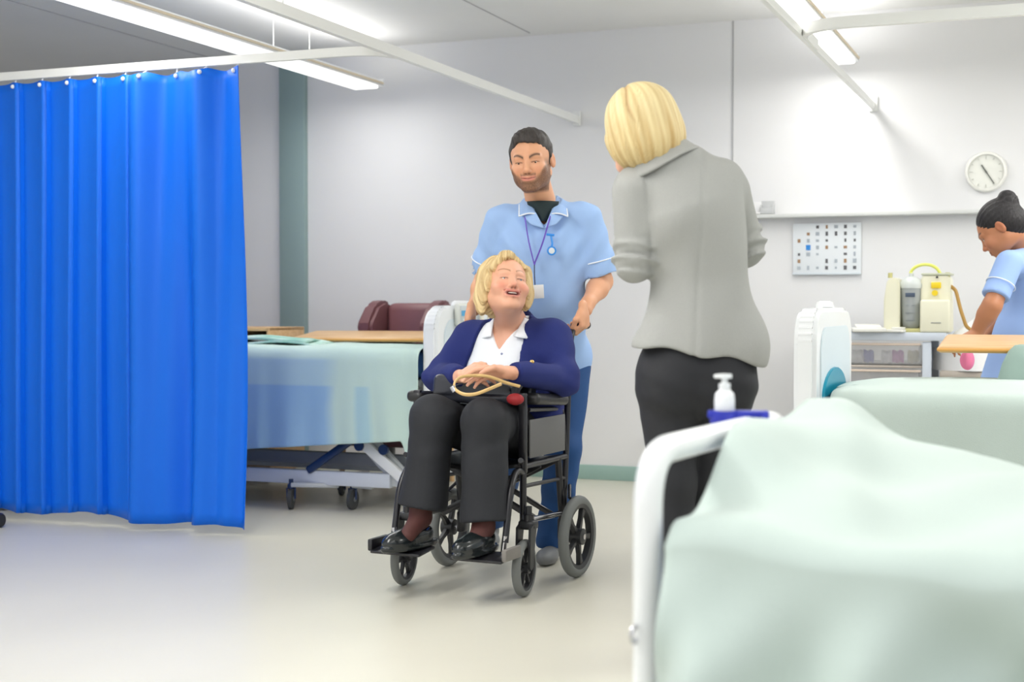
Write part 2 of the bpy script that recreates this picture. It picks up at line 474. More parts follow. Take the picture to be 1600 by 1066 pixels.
# ---------------------------------------------------------------- blue curtain
M_blue = mat('blue_curtain', (0, 106, 226), .5, bump=.04, bscale=40, stretch=(1, 1, .2), spec=.35)
def curtain():
    u1, v1, _ = to_room(at(402, 470, 6.72)); vC = vb
    t = thing('privacy_curtain', 'bright blue pleated privacy curtain hanging from the ceiling track at left', 'curtain', room(u1, vC, 0), ROOM)
    ztop = HT-.012; zb = .05; L = 2.75
    # sharp overlapping pleats further left, soft waves near the free edge
    def shape(s, zz):
        # s: distance from the free edge along the track
        k = (s-.62)/.165
        if s > .62:
            f = k-math.floor(k); y = -.05*(1-f)+.025*math.exp(-((f-.04)/.06)**2); x = 0
            y += .012*math.sin(PI*f)
        else:
            y = .045*math.sin(s*2*PI/.34+.6+.25*math.sin(zz*2.2))+.018*math.sin(s*2*PI/.17+1+zz)-.03
            y -= .05*max(0, (.16-s)/.16)
        low = (1-zz/ztop)
        y *= (.8+.35*low); y += .012*math.sin(zz*1.7+s*3)*low
        x = .018*low*math.sin(s*5)+.02*math.sin(zz*1.35+.4)*math.exp(-s*2.5)
        return x, y
    N = 560; MZ = 40
    def fn(i, j):
        s = i*L; z = zb+(ztop-zb)*(1-j)
        x, y = shape(s, z)
        sag = .008*abs(math.sin(PI*(s/.165))) if s > .62 else .014*abs(math.sin(PI*s/.17))
        hem = .02*math.sin(s*7) if j > .9 else 0
        if j == 0: z -= sag
        if j > .97: z += .012*math.sin(s*9)+(.0 if s > .9 else -.03*(1-s/.9)*.6)
        return (-s+x, y, z)
    MB().grid(fn, N, MZ).build('curtain_cloth', M_blue, t, angle=70, solid=.003)
    for k in range(12):
        s = .03+.17*k if k < 4 else .66+.165*(k-4)
        x, y = shape(s, ztop)
        mb = MB(); mb.cyl((-s+x, y, ztop-.02), (-s+x, 0, HT+.004), .0035, 8).ball((-s+x, y-.004, ztop-.022), .011, 10)
        mb.build('hook', M_white, t)
curtain()
# ================================================================= FURNITURE AND EQUIPMENT
def loc_of(t, p):
    "world point -> local coordinates of thing t (only rotated about z)"
    q = Vector(p)-Vector(t.location); a = -t.rotation_euler.z
    return Vector((q.x*math.cos(a)-q.y*math.sin(a), q.x*math.sin(a)+q.y*math.cos(a), q.z))
M_mat = mat('mattress_cover', (70, 120, 190), .6)
M_mint = mat('mint_blanket', (194, 209, 203), .85, noise=.05, nscale=3, bump=.12, bscale=260, sheen=.2)
M_frame = mat('bed_frame_grey', (190, 194, 198), .4)
M_frame2 = mat('bed_beam', (206, 212, 224), .35)
M_tealp = mat('teal_insert', (0, 146, 174), .35)

def castor(t, x, y, r=.055, yaw=.4, part='castor', z0=0):
    c, s = math.cos(yaw), math.sin(yaw)
    mb = MB().box((x-.02*s, y+.02*c, 2*r+.012+z0), (.035, .05, .03), .01).cyl((x, y, 2*r+z0), (x, y, 2*r+.05+z0), .012)
    mb.tube([(x-.02*c, y-.02*s, r+z0), (x-.022*c, y-.022*s, 2*r+z0), (x+.022*c, y+.022*s, 2*r+z0), (x+.02*c, y+.02*s, r+z0)], .006, 8)
    o = mb.build(part, M_dblue, t)
    w_ = MB().lathe([(.012, -.014), (r*.7, -.014), (r, -.009), (r, .009), (r*.7, .014), (.012, .014)], (x, y, r+z0), (c, s, 0), 20)
    w_.build('wheel', M_rubber, o); MB().cyl((x-.017*c, y-.017*s, r+z0), (x+.017*c, y+.017*s, r+z0), .013).build('hub', M_grey, o)

def end_board(t, x0, W, ztop, zbot, th=.08, name='headboard'):
    "moulded board across the bed: rounded top corners, raised edge, recessed panel"
    r = .13; out = [(0, zbot)]
    out += [(r-r*math.cos(a), ztop-r+r*math.sin(a)) for a in [PI/2*i/8 for i in range(9)]]
    out += [(W-r+r*math.sin(a), ztop-r+r*math.cos(a)) for a in [PI/2*i/8 for i in range(9)]]
    out += [(W, zbot)]
    o = MB().prism(out, (x0+th/2, 0, 0), (0, 1, 0), (0, 0, 1), th, .016).build(name, M_plast, t)
    inn = [(.09+(y-.0)*(W-.18)/W, zbot+.1+(z-zbot)*(ztop-zbot-.17)/(ztop-zbot)) for y, z in out]
    for sx in (-1, 1):
        MB().prism(inn, (x0+th/2+sx*(th/2+.002), 0, 0), (0, 1, 0), (0, 0, 1), .006, .002).build('panel_recess', mat('pale_blue_plastic', (214, 226, 232), .35), o)
    MB().tube(rounded([(x0+th/2, W*.33, ztop-.02), (x0+th/2, W*.35, ztop+.012), (x0+th/2, W*.65, ztop+.012), (x0+th/2, W*.67, ztop-.02)], .03), .014, 8).build('handle', M_plast, o)
    return o

def cloth(name, path, x0, x1, label, fold, nx=70, ny=90, m=M_mint, loc=(0, 0, 0), rz=0, warp=None, group=None, thick=.006, hem=None):
    "a blanket: path = (y, z) polyline draped across, swept from x0 to x1"
    P = rounded([(0, y, z) for y, z in path], .06, 8)
    cum = [0]
    for i in range(1, len(P)): cum.append(cum[-1]+(P[i]-P[i-1]).length)
    def pt(t):
        d = t*cum[-1]; i = 1
        while i < len(cum)-1 and cum[i] < d: i += 1
        f = (d-cum[i-1])/max(cum[i]-cum[i-1], 1e-6)
        p = P[i-1].lerp(P[i], f); tn = (P[i]-P[i-1]).normalized()
        return p, Vector((0, tn.z, -tn.y)), d
    def fn(i, j):
        tj = j*(hem(i) if hem else 1)
        p, nrm, d = pt(tj); x = x0+(x1-x0)*i
        drop = max(0, 1-(p.z-path[-1][1])/max(path[-2][1]-path[-1][1], .01)) if p.y < path[-2][0]+.03 else 0
        q = Vector((x, p.y, p.z))+nrm*fold(x, p, drop)
        return warp(q, i, j) if warp else q
    o = MB().grid(fn, nx, ny).build(name, m, angle=80, solid=thick); place(o, loc, rz)
    sb = o.modifiers.new('sub', 'SUBSURF'); sb.levels = 1; sb.render_levels = 1
    return tag(o, label, 'blanket', group)

# ---------------------------------------------------------------- the left bed, beyond the wheelchair
def left_bed():
    t = thing('hospital_bed', 'hospital bed at left under pale green covers, its scissor lift frame showing', 'bed', (-.38, 7.15, 0), ROOM)
    L = 2.12; W = .88
    end_board(t, -.08, W, 1.075, .42)
    end_board(t, -L-.08, W, .98, .42, name='footboard')
    MB().box((-L/2-.03, W/2, .77), (L-.14, W-.06, .13), .04, seg=3).build('mattress', M_mat, t)
    MB().box((-L/2-.05, W/2, .68), (L-.1, W-.04, .035), .006).build('mattress_deck', M_frame, t)
    zb = .16
    MB().box((-L/2-.1, .10, .165), (L-.4, .05, .075), .008).build('base_beam', M_frame2, t)
    MB().box((-L/2-.1, W-.12, .165), (L-.4, .05, .075), .008).build('base_beam', M_frame2, t)
    MB().box((-L/2-.1, .30, .245), (L-.3, .05, .07), .008).build('inner_beam', mat('mid_grey_paint', (150, 154, 162), .4), t)
    for x in (-L+.2, -.28): MB().box((x, W/2, .165), (.06, W-.2, .06), .006).build('cross_beam', M_frame, t)
    # scissor lift plates
    for yy in (.14, W-.16):
        MB().bar((-.62, yy, .52), (-.26, yy, .17), .035, .10, .006).build('lift_arm', M_frame, t)
        MB().bar((-.34, yy+.05, .60), (-.05, yy+.05, .36), .04, .12, .006).build('lift_arm', mat('mid_grey_paint', (150, 154, 162), .4), t)
        MB().bar((-L+.65, yy, .52), (-L+.25, yy, .17), .035, .08, .006).build('lift_arm', M_frame, t)
    MB().bar((-.46, .08, .36), (-.12, .08, .10), .03, .055, .006).build('lift_strut', M_white, t)
    for px, pz in ((-.47, .345), (-.33, .33), (-.16, .16)):
        MB().cyl((px, .075, pz), (px, .055, pz), .027, 18).build('pivot_cap', M_dblue, t)
    MB().bar((-.78, .07, .20), (-.50, .07, .385), .03, .042, .01).cyl((-.50, .05, .385), (-.50, .09, .385), .03).build('actuator', M_dblue, t)
    # underframe supports
    MB().box((-L/2, .2, .60), (L-.5, .04, .06), .006).box((-L/2, W-.2, .60), (L-.5, .04, .06), .006).build('upper_frame', M_frame, t)
    for x in (-.62, -L+.65): MB().box((x, W/2, .60), (.05, W-.35, .06), .006).build('upper_cross', M_frame, t)
    # feet legs splayed from the base to the castors
    c1 = loc_of(t, at(455, 797, 7.48)); c2 = loc_of(t, at(551, 797, 7.46))
    c1.y = max(c1.y, -.09); c2.y = max(c2.y, -.06)
    for (a, b) in (((-.62, .12, .125), (c1.x, c1.y, .13)), ((-.42, .12, .125), (c2.x, c2.y, .13)), ((-L+.35, .1, .125), (-L+.15, -.02, .13)),
                   ((-.5, W-.12, .125), (-.25, W, .13)), ((-L+.35, W-.1, .125), (-L+.15, W, .13))):
        MB().bar(a, b, .035, .025, .006).build('outrigger', M_frame, t)
    for x, y, yw in ((c1.x, c1.y, .3), (c2.x, c2.y, 0), (-L+.15, -.02, .8), (-.25, W, .5), (-L+.15, W, .2)): castor(t, x, y, yaw=yw)
    return t
bedL = left_bed()
M_sheet = mat('mint_blue_cover', (186, 214, 208), .8, bump=.06, bscale=200)
def tint_sheet():
    nt = M_sheet.node_tree; b = nt.nodes['Principled BSDF']; L = nt.links.new
    tc = nt.nodes.new('ShaderNodeTexCoord'); sx = nt.nodes.new('ShaderNodeSeparateXYZ'); L(tc.outputs['Object'], sx.inputs[0])
    nz = nt.nodes.new('ShaderNodeTexNoise'); nz.inputs['Scale'].default_value = 2.2; L(tc.outputs['Object'], nz.inputs[0])
    def band(sock, lo, hi, soft):
        a = nt.nodes.new('ShaderNodeMapRange'); a.inputs['From Min'].default_value = lo-soft; a.inputs['From Max'].default_value = lo+soft; L(sock, a.inputs[0])
        c = nt.nodes.new('ShaderNodeMapRange'); c.inputs['From Min'].default_value = hi-soft; c.inputs['From Max'].default_value = hi+soft
        c.inputs['To Min'].default_value = 1; c.inputs['To Max'].default_value = 0; L(sock, c.inputs[0])
        m_ = nt.nodes.new('ShaderNodeMath'); m_.operation = 'MULTIPLY'; L(a.outputs[0], m_.inputs[0]); L(c.outputs[0], m_.inputs[1]); return m_.outputs[0]
    ad = nt.nodes.new('ShaderNodeMath'); ad.operation = 'MULTIPLY_ADD'; L(nz.outputs[0], ad.inputs[0]); ad.inputs[1].default_value = .12; L(sx.outputs[0], ad.inputs[2])
    b1 = band(ad.outputs[0], -2.2, -.52, .05); b2 = band(ad.outputs[0], -1.05, -.52, .03); bz = band(sx.outputs[2], .1, .66, .006)
    by = band(sx.outputs[2], .1, .80, .01); b3 = band(ad.outputs[0], -.36, -.28, .015)
    def mul(x, y, k=1):
        m_ = nt.nodes.new('ShaderNodeMath'); m_.operation = 'MULTIPLY'; L(x, m_.inputs[0])
        if y is None: m_.inputs[1].default_value = k
        else: L(y, m_.inputs[1])
        return m_.outputs[0]
    def mix(f, c1, c2):
        m_ = nt.nodes.new('ShaderNodeMix'); m_.data_type = 'RGBA'; L(f, m_.inputs[0])
        if isinstance(c1, tuple): m_.inputs[6].default_value = (*c1, 1)
        else: L(c1, m_.inputs[6])
        m_.inputs[7].default_value = (*c2, 1); return m_.outputs[2]
    o1 = mix(mul(mul(b1, by), None, .9), lin((196, 220, 212)), lin((172, 202, 216)))
    o2 = mix(mul(mul(b2, bz), None, .9), o1, lin((144, 182, 218)))
    o3 = mix(mul(mul(b3, bz), None, .7), o2, lin((160, 200, 216)))
    L(o3, b.inputs['Base Color'])
tint_sheet()
def foldL(x, p, drop):
    n = .006*math.sin(x*9+p.y*4)+.004*math.sin(x*21-p.y*9)
    d = drop*(.018*math.sin(x*15+1.5*drop)+.012*math.sin(x*31+2)+.02*math.exp(-((x+.30-drop*.08)/.05)**2)-.02*math.exp(-((x+.42)/.04)**2)+.02*math.exp(-((x+1.0)/.03)**2))
    return .012+n*.5+d
def hemL(i):
    x = -2.0+1.92*i
    return .958-.078*(x+2)/1.9+(.10*min(1, max(0, (x+.17)/.05)))
cloth('bed_blanket', [(.93, .48), (.90, .845), (-.03, .850), (-.045, .16)], -2.0, -.085,
      'pale green and blue covers hanging down the side of the left bed', foldL, m=M_sheet, loc=bedL.location, rz=ROOM, hem=hemL, nx=150, ny=80)
# green folded cloth lying on that bed
def folded():
    p = at(417, 541, 7.75); mb = MB()
    def layer(z0, s, ph):
        def fn(i, j):
            x = (i-.5)*.62*s; y = (j-.5)*.38*s
            return (x, y, z0+.008*math.sin(x*13+ph)+.006*math.sin(y*17+ph)-.018*max(0, abs(i-.5)*2-.85)*3)
        return fn
    o = MB().grid(layer(0, 1, 0), 30, 20).grid(layer(.02, .86, 2), 30, 20).build('folded_gown', mat('green_cloth', (138, 192, 178), .8, rgb2=(206, 228, 220), nscale=7), angle=80, solid=.012)
    place(o, (p.x, p.y+.12, .873), ROOM+.15); tag(o, 'crumpled green and white folded cloth lying on the left bed', 'cloth')
folded()

# bedside locker
def locker():
    p = at(420, 700, 8.85); t = thing('bedside_locker', 'beech wood bedside locker with an open top shelf near the blue curtain', 'locker', (p.x-.1, p.y, 0), ROOM)
    H = .94; W = .50; D = .42
    mb = MB()
    for sx in (-1, 1): mb.box((sx*(W/2-.01), 0, H/2+.03), (.02, D, H-.06), .003)
    mb.box((0, 0, H-.01), (W, D, .022), .004).box((0, 0, .60), (W-.04, D, .02), .003).box((0, 0, .10), (W-.04, D, .02), .003).box((0, D/2-.008, H/2+.04), (W-.04, .012, H-.1))
    mb.box((.02, 0, .77), (.016, D-.03, .32))
    mb.build('carcass', M_wood, t)
    d = MB().box((-.115, -D/2+.01, .77), (.24, .02, .32), .003).build('panel', mat('pale_wood', (232, 212, 180), .45), t)
    MB().box((.125, .0, .755), (.17, D-.1, .27), .01).build('inner_tray', mat('cream_plastic', (232, 228, 214), .4), t)
    dd = MB().box((0, -D/2-.008, .35), (W-.01, .018, .46), .003).build('door', mat('pale_wood', (232, 212, 180), .45), t)
    MB().box((.16, -D/2-.025, .50), (.1, .018, .014), .004).build('handle', M_chrome, dd)
    for sx in (-1, 1):
        for sy in (-1, 1): castor(t, sx*.19, sy*.15, .03, 0)
locker()

# wing armchair
def armchair():
    M = mat('maroon_vinyl', (116, 74, 78), .42, noise=.08, nscale=5, bump=.05, bscale=60)
    p0 = at(562, 500, 8.62); t = thing('armchair', 'high backed maroon wing armchair standing behind the left bed', 'armchair', p0+U*.27+V*.05-Vector((0, 0, p0.z)), ROOM)
    H = 1.11
    MB().box((0, .12, .74), (.34, .12, .70), .05, rotmM(-6), seg=4).build('backrest', mat('maroon_vinyl_pad', (124, 80, 84), .42, bump=.05, bscale=50), t)
    for sx in (-1, 1):
        out = [(-.16, .45), (.17, .45), (.20, .80), (.21, 1.02), (.17, H-.02), (.08, H+.0), (-.02, H-.03), (-.11, H-.12), (-.13, .95), (-.09, .78), (-.14, .62)]
        MB().prism(out, (sx*.205, 0, 0), (0, 1, 0), (0, 0, 1), .10, .022).build('wing', M, t)
        MB().box((sx*.25, -.16, .50), (.09, .56, .26), .035, seg=3).build('armrest', M, t)
        for y in (-.36, .20): MB().cyl((sx*.22, y, .26), (sx*.23, y, 0), .02, 10, .015).build('leg', M_wood, t)
    MB().box((0, -.14, .40), (.44, .52, .14), .045, seg=4).build('seat', M, t)
    MB().box((0, -.12, .30), (.46, .54, .09), .02).build('seat_base', M, t)
def rotmM(rx): return Matrix.Rotation(math.radians(rx), 3, 'X')
armchair()

# over-bed tables
def overbed_table(label, c, rz, L, D, z, tilt, colx, m=M_wood, base_dir=1, group=None):
    t = thing('overbed_table', label, 'table', (c.x, c.y, 0), rz, group)
    R = Matrix.Rotation(math.radians(tilt), 3, 'X')
    MB().box((0, 0, z), (L, D, .026), .012, R, 3).build('tabletop', m, t)
    MB().box((0, 0, z), (L+.008, D+.008, .014), .007, R, 3).build('edge_band', M_orange, t)
    MB().box((colx, base_dir*D*.15, z-.035), (.30, .06, .03), .006).build('bracket', M_grey, t)
    MB().box((colx, base_dir*D*.15, z/2), (.05, .035, z-.10), .006).build('column', M_white, t)
    MB().box((colx, base_dir*D*.15-.0, z*.32), (.06, .045, z*.45), .008).build('column_sleeve', M_grey, t)
    ft = MB()
    for s in (-1, 1): ft.box((colx+s*.20, 0, .085), (.04, D*1.2, .03), .008)
    ft.box((colx, base_dir*D*.15, .085), (.42, .05, .03), .006); ft.build('base', M_white, t)
    for sx in (-1, 1):
        for sy in (-1, 1): castor(t, colx+sx*.20, sy*D*.52, .032, 0)
    return t
cL = at(556, 530, 8.05)
overbed_table('low wooden over-bed table reaching across the far side of the left bed', cL+V*.17, ROOM+math.radians(9), .80, .40, .897, 4.5, .1)
cR = at(1722, 540, 5.72)
overbed_table('pale wooden over-bed table at the right edge in front of the bending nurse', at(1465, 540, 5.5)+U*.5+V*.21, ROOM, 1.0, .42, .925, 5.5, .25, base_dir=1)

# ---------------------------------------------------------------- control unit on the left bed's headboard
def control_unit():
    a = loc_of(bedL, at(707, 492, 7.38)); a.x = .012
    p = Vector(bedL.location)+U*a.x+V*a.y+Vector((0, 0, a.z-.06))
    t = thing('bed_control_unit', 'small white box with blue screen hung on the left headboard', 'control unit', p+U*.03, ROOM+math.radians(55))
    MB().box((0, 0, .06), (.085, .05, .12), .012, seg=3).build('case', mat('ivory_plastic', (222, 224, 216), .4), t)
    MB().box((0, -.027, .065), (.066, .006, .085), .003).build('screen_frame', mat('pale_grey', (196, 204, 206), .35), t)
    MB().box((0, -.031, .068), (.056, .002, .028), .0).build('screen', mat('screen_blue', (92, 168, 214), .2), t)
    MB().cyl((-.012, -.03, .035), (-.012, -.035, .035), .006).cyl((.012, -.03, .035), (.012, -.035, .035), .006).build('button', M_white, t)
    t2 = thing('oxygen_fitting', 'blue topped fitting on the left headboard beside the seated woman\'s hair', 'fitting', p+V*.30+U*.03, ROOM+math.radians(40))
    MB().box((0, 0, .095), (.075, .05, .035), .01).build('blue_cap', mat('bright_blue_plastic', (20, 130, 214), .35), t2)
    MB().cyl((-.02, 0, 0), (-.02, 0, .08), .012).cyl((.02, 0, -.01), (.02, 0, .08), .009).build('bottle_body', mat('cream_plastic', (232, 228, 214), .4), t2)
control_unit()

# ---------------------------------------------------------------- middle-right bed
def right_bed():
    t = thing('hospital_bed', 'hospital bed at right with white end board and teal arch insert', 'bed', (1.069, 5.0, 0), ROOM)
    W = .88; L = 2.1
    o = end_board(t, -.08, W, 1.068, .30, name='footboard')
    arch = [(.10, .52), (.10, .74)]+[(.37-.27*math.cos(a), .74+.105*math.sin(a)) for a in [PI*i/12 for i in range(1, 12)]]+[(.64, .74), (.64, .52)]
    MB().prism(arch, (.008, 0, 0), (0, 1, 0), (0, 0, 1), .014, .003).build('teal_insert', M_tealp, o)
    end_board(t, L, W, 1.12, .30)
    MB().box((L/2+.02, W/2, .69), (L-.1, W-.06, .13), .04, seg=3).build('mattress', M_mat, t)
    MB().box((L/2, W/2, .60), (L-.05, W-.04, .05), .006).build('mattress_deck', M_frame, t)
    MB().box((L/2, .15, .2), (L-.3, .05, .07), .006).box((L/2, W-.15, .2), (L-.3, .05, .07), .006).box((.25, W/2, .2), (.05, W-.3, .06)).box((L-.25, W/2, .2), (.05, W-.3, .06)).build('base_beam', M_frame2, t)
    for x in (.5, L-.5):
        for y in (.2, W-.2): MB().bar((x, y, .58), (x-.25, y, .2), .035, .07, .006).build('lift_arm', M_frame, t)
    for x in (.25, L-.25):
        for y in (.08, W-.08):
            MB().box((x, y, .15), (.05, .18, .03), .006).build('outrigger', M_frame, t)
            castor(t, x, y, .06)
    return t
bedR = right_bed()
def foldR(x, p, drop):
    return .012+.004*math.sin(x*8+p.y*5)+drop*(.014*math.sin(x*11)+.01*math.sin(x*23+1))+.012*math.exp(-((p.y-.45)/.35)**2)
cloth('bed_blanket', [(.92, .40), (.885, .772), (-.015, .765), (-.04, .30)], .035, 2.07,
      'smooth pale green blanket covering the bed behind the foreground bed', foldR, loc=bedR.location, rz=ROOM,
      warp=lambda q, i, j: Vector((q.x, q.y+.10*max(0, 1-i*14)**2*(1 if q.y < .2 else (-.3 if q.y > .7 else 0)), q.z-.015*max(0, 1-i*16)**2)))
def stack():
    p = at(1694, 590, 5.40)
    def fn(i, j):
        x = (i-.5)*.62; y = (j-.5)*.36; e = max(abs(i-.5), abs(j-.5))*2
        return (x, y, .15*(1-max(0, (e-.72)/.28)**2.6)+.006*math.sin(x*14+y*9))
    o = MB().grid(fn, 30, 22).add([(-.31, -.18, 0), (.31, -.18, 0), (.31, .18, 0), (-.31, .18, 0)], [(0, 3, 2, 1)]).build('pillow', mat('shaded_pillow', (150, 172, 164), .8, bump=.05, bscale=150), angle=80)  # raised bedding, darker green carries the shade under the table
    place(o, (p.x, p.y, .775), ROOM); tag(o, 'raised pillow on the right bed, shade of the over-bed table put into its green', 'pillow')
stack()

# ---------------------------------------------------------------- foreground bed
A2 = math.radians(-27)
def near_bed():
    t = thing('hospital_bed', 'foreground hospital bed with curved white tube foot rail, cropped by the corner', 'bed', (.232, 2.42, 0), A2)
    zt = .826; W = .80
    MB().tube(rounded([(0, 0, .12), (0, 0, zt), (0, W, zt), (0, W, .12)], .10, 10), .025, 18).build('foot_rail', mat('white_enamel', (240, 243, 244), .3, coat=.3), t)
    MB().tube([(0, 0, .42), (0, W, .42)], .014, 12).build('cross_tube', M_white, t)
    MB().tube(arc((-.012, -.03, .52), .014, .4, 5.6, 12, (0, 1, 0), (0, 0, 1)), .0035, 8).cyl((-.012, -.02, .53), (0, 0, .53), .004, 8).build('hook', M_chrome, t)
    MB().box((1.12, W/2, .62), (2.0, W-.08, .12), .04, seg=3).build('mattress', M_mat, t)
    MB().box((1.1, W/2, .53), (2.05, W-.08, .04), .006).build('mattress_deck', M_frame, t)
    MB().box((1.1, .12, .2), (2.0, .05, .06), .006).box((1.1, W-.12, .2), (2.0, .05, .06), .006).box((.2, W/2, .2), (.05, W-.2, .05)).box((1.9, W/2, .2), (.05, W-.2, .05)).build('base_beam', M_frame2, t)
    for x in (.45, 1.7):
        for y in (.15, W-.15): MB().bar((x, y, .52), (x+.22, y, .2), .035, .06, .006).build('lift_arm', M_frame, t)
    for x, y in ((.0, 0), (.0, W), (2.0, .1), (2.0, W-.1)): castor(t, x, y, .05)
    for s in (.1, W-.1): MB().box((.05, s, .2), (.30, .04, .04), .006).build('frame_stub', M_frame, t)
    return t
bedN = near_bed()
def sst(a, b, x):
    t = min(1, max(0, (x-a)/(b-a))); return t*t*(3-2*t)
def near_blanket():
    W = .90
    def ztop(x, y):
        lump = .124*sst(.10, .36, y)*math.exp(-(max(0, x-.05)/.19)**2)
        z = .700+.045*sst(0, .9, y)+lump
        z += .014*math.sin(x*9+y*6)+.009*math.sin(x*17-y*13)+.018*math.exp(-((x-.35+y*.25)/.06)**2)*sst(0, .2, y)
        z += .012*math.exp(-((x-.62-y*.2)/.05)**2)
        return z
    def fn(i, j):
        x = .045+2.0*i
        # j: 0 far hem .. 1 near hem
        if j < .12:
            f = j/.12; y = W+.02; z = .45+(ztop(x, W)-.45)*f; y += .03*(1-f)
            return (x, y, z)
        if j < .55:
            y = W*(1-(j-.12)/.43); z = ztop(x, y); r = .05
            if y < r: z -= (r-math.sqrt(max(0, r*r-(r-y)**2)))*.7
            if y > W-r: z -= (r-math.sqrt(max(0, r*r-(r-(W-y))**2)))*.7
            return (x, y-.02, z)
        f = (j-.55)/.45; z0 = ztop(x, 0)-.035; z = z0-(z0-.10)*f
        a = x-.40*f
        amp = sst(0, .35, f)
        y = -.035-.06*f-amp*(.060*math.sin(a*8.5+.6)+.045*math.sin(a*16+2+f*2)+.022*math.sin((x+.25*f)*31))
        y -= .035*math.exp(-((x-.09-.1*f)/.05)**2)*sst(.0, .4, f)
        return (x-.01*f+.012*math.sin(f*8)*math.exp(-x*8), y, z)
    o = MB().grid(fn, 150, 130).build('bed_blanket', M_mint, angle=80, solid=.006); place(o, bedN.location, A2)
    tag(o, 'rumpled pale green blanket draped over the foreground bed', 'blanket')
near_blanket()

# sanitiser bottle in its blue holder, hung on the foot rail
def bottle():
    p = at(1132, 655, 2.93)
    t = thing('bottle_holder', 'blue bracket clipped to the foreground bed rail, holding the pump bottle', 'holder', (p.x, p.y, p.z-.002), A2+math.radians(20))
    M_bb = mat('royal_blue_plastic', (40, 52, 178), .35)
    MB().box((.028, 0, .012), (.125, .034, .016), .004).box((.082, -.01, -.022), (.016, .028, .075), .006).build('clip', M_bb, t)
    MB().lathe([(0, -.004), (.028, -.004), (.030, 0), (.030, .024), (.026, .024), (.026, .002), (0, .002)], (0, 0, -.004), n=24).build('cup', M_bb, t)
    b = thing('pump_bottle', 'white plastic pump bottle standing at the foreground bed foot rail', 'bottle', (p.x, p.y, p.z-.001), A2)
    MB().lathe([(0, 0), (.019, 0), (.021, .004), (.021, .042), (.019, .054), (.011, .062), (.009, .066), (0, .066)], (0, 0, 0), n=24).build('body', M_plast, b)
    MB().lathe([(0, .064), (.012, .064), (.012, .074), (.006, .076), (.006, .084), (.015, .086), (.015, .094), (0, .095)], (0, 0, 0), n=20).build('pump_cap', M_plast, b)
    MB().box((-.010, 0, .089), (.026, .009, .008), .003).build('spout', M_plast, b)
bottle()

# ---------------------------------------------------------------- trolley by the back wall
def trolley():
    u0, v0, _ = to_room(at(1448, 530, 7.38)); 
    t = thing('equipment_trolley', 'pale grey trolley with clear drawers standing below the wall calendar', 'trolley', room(u0-.28, v0+.25, 0), ROOM)
    H = .935; x0, x1 = -.34, .28
    M_tr = mat('trolley_grey', (206, 214, 224), .4)
    MB().box((-.01, 0, H-.022), (.78, .52, .045), .008).build('worktop', M_tr, t)
    for x in (x0, x1):
        for y in (-.23, .23): MB().box((x, y, (H-.05+.1)/2+.0), (.045, .035, H-.15), .005).build('leg', M_tr, t)
    for x in (x0, x1):
        for y in (-.23, .23): castor(t, x, y, .04, 0)
    M_cl = mat('clear_drawer', (200, 200, 200), .2, alpha=.32)
    for k, z in enumerate((.82, .68, .54, .40)):
        MB().box(((x0+x1)/2, 0, z-.066), (x1-x0-.05, .46, .012), .002).build('runner_shelf', mat('silver', (200, 190, 180), .3, .6), t)
        d = MB().box(((x0+x1)/2, -.225, z), (x1-x0-.06, .012, .10), .004).box(((x0+x1)/2, 0, z-.052), (x1-x0-.06, .44, .006)).box((x0+.04, 0, z), (.006, .44, .09)).box((x1-.04, 0, z), (.006, .44, .09)).build('drawer', M_cl, t)
        MB().box(((x0+x1)/2, -.238, z+.052), (x1-x0-.06, .016, .012), .004).build('handle', mat('warm_strip', (224, 206, 190), .35), d)
    return t, (x0, x1, H)
trl, (tx0, tx1, TH) = trolley()
def in_trolley(name, label, cat, x, y, z, mb, m, rz=0, group=None):
    o = mb.build(name, m); p = Vector(trl.location)+U*x+V*y+Vector((0, 0, z)); place(o, p, ROOM+rz); return tag(o, label, cat, group)
in_trolley('teal_box', 'teal box in the left end of the top clear drawer', 'box', -.17, -.17, .77, MB().box((0, 0, .035), (.10, .07, .065), .004).box((0, -.03, .045), (.09, .02, .006), .001), M_tealp)
for k, (x, nm, col, lb) in enumerate(((-.02, 'packet', (90, 96, 190), 'violet blue wrapped packet in the top clear drawer'), (.13, 'packet', (190, 90, 180), 'pink purple wrapped packet in the top clear drawer'),
        (-.08, 'packet', (232, 232, 236), 'white crumpled packet left of the violet one in the drawer'), (.07, 'packet', (226, 226, 232), 'white crumpled packet between two coloured ones in the drawer'), (.20, 'packet', (206, 200, 170), 'cream packet at the right end of the top drawer'))):
    mb = MB()
    mb.grid(lambda i, j: ((i-.5)*.06, .022*math.sin(PI*j)*math.cos((i-.5)*2.6)*(1+.2*math.sin(i*19))-.015, j*.065+.004*math.sin(i*11)), 12, 9)
    mb.grid(lambda i, j: ((i-.5)*.06, -.022*math.sin(PI*j)*math.cos((i-.5)*2.6)*(1+.2*math.cos(i*15))-.015, j*.065+.004*math.sin(i*11)), 12, 9)
    in_trolley(nm, lb, 'packet', x, -.17, .773, mb, mat('packet_%d' % k, col, .35), rz=.2*k-.3, group='packets in the top clear drawer')

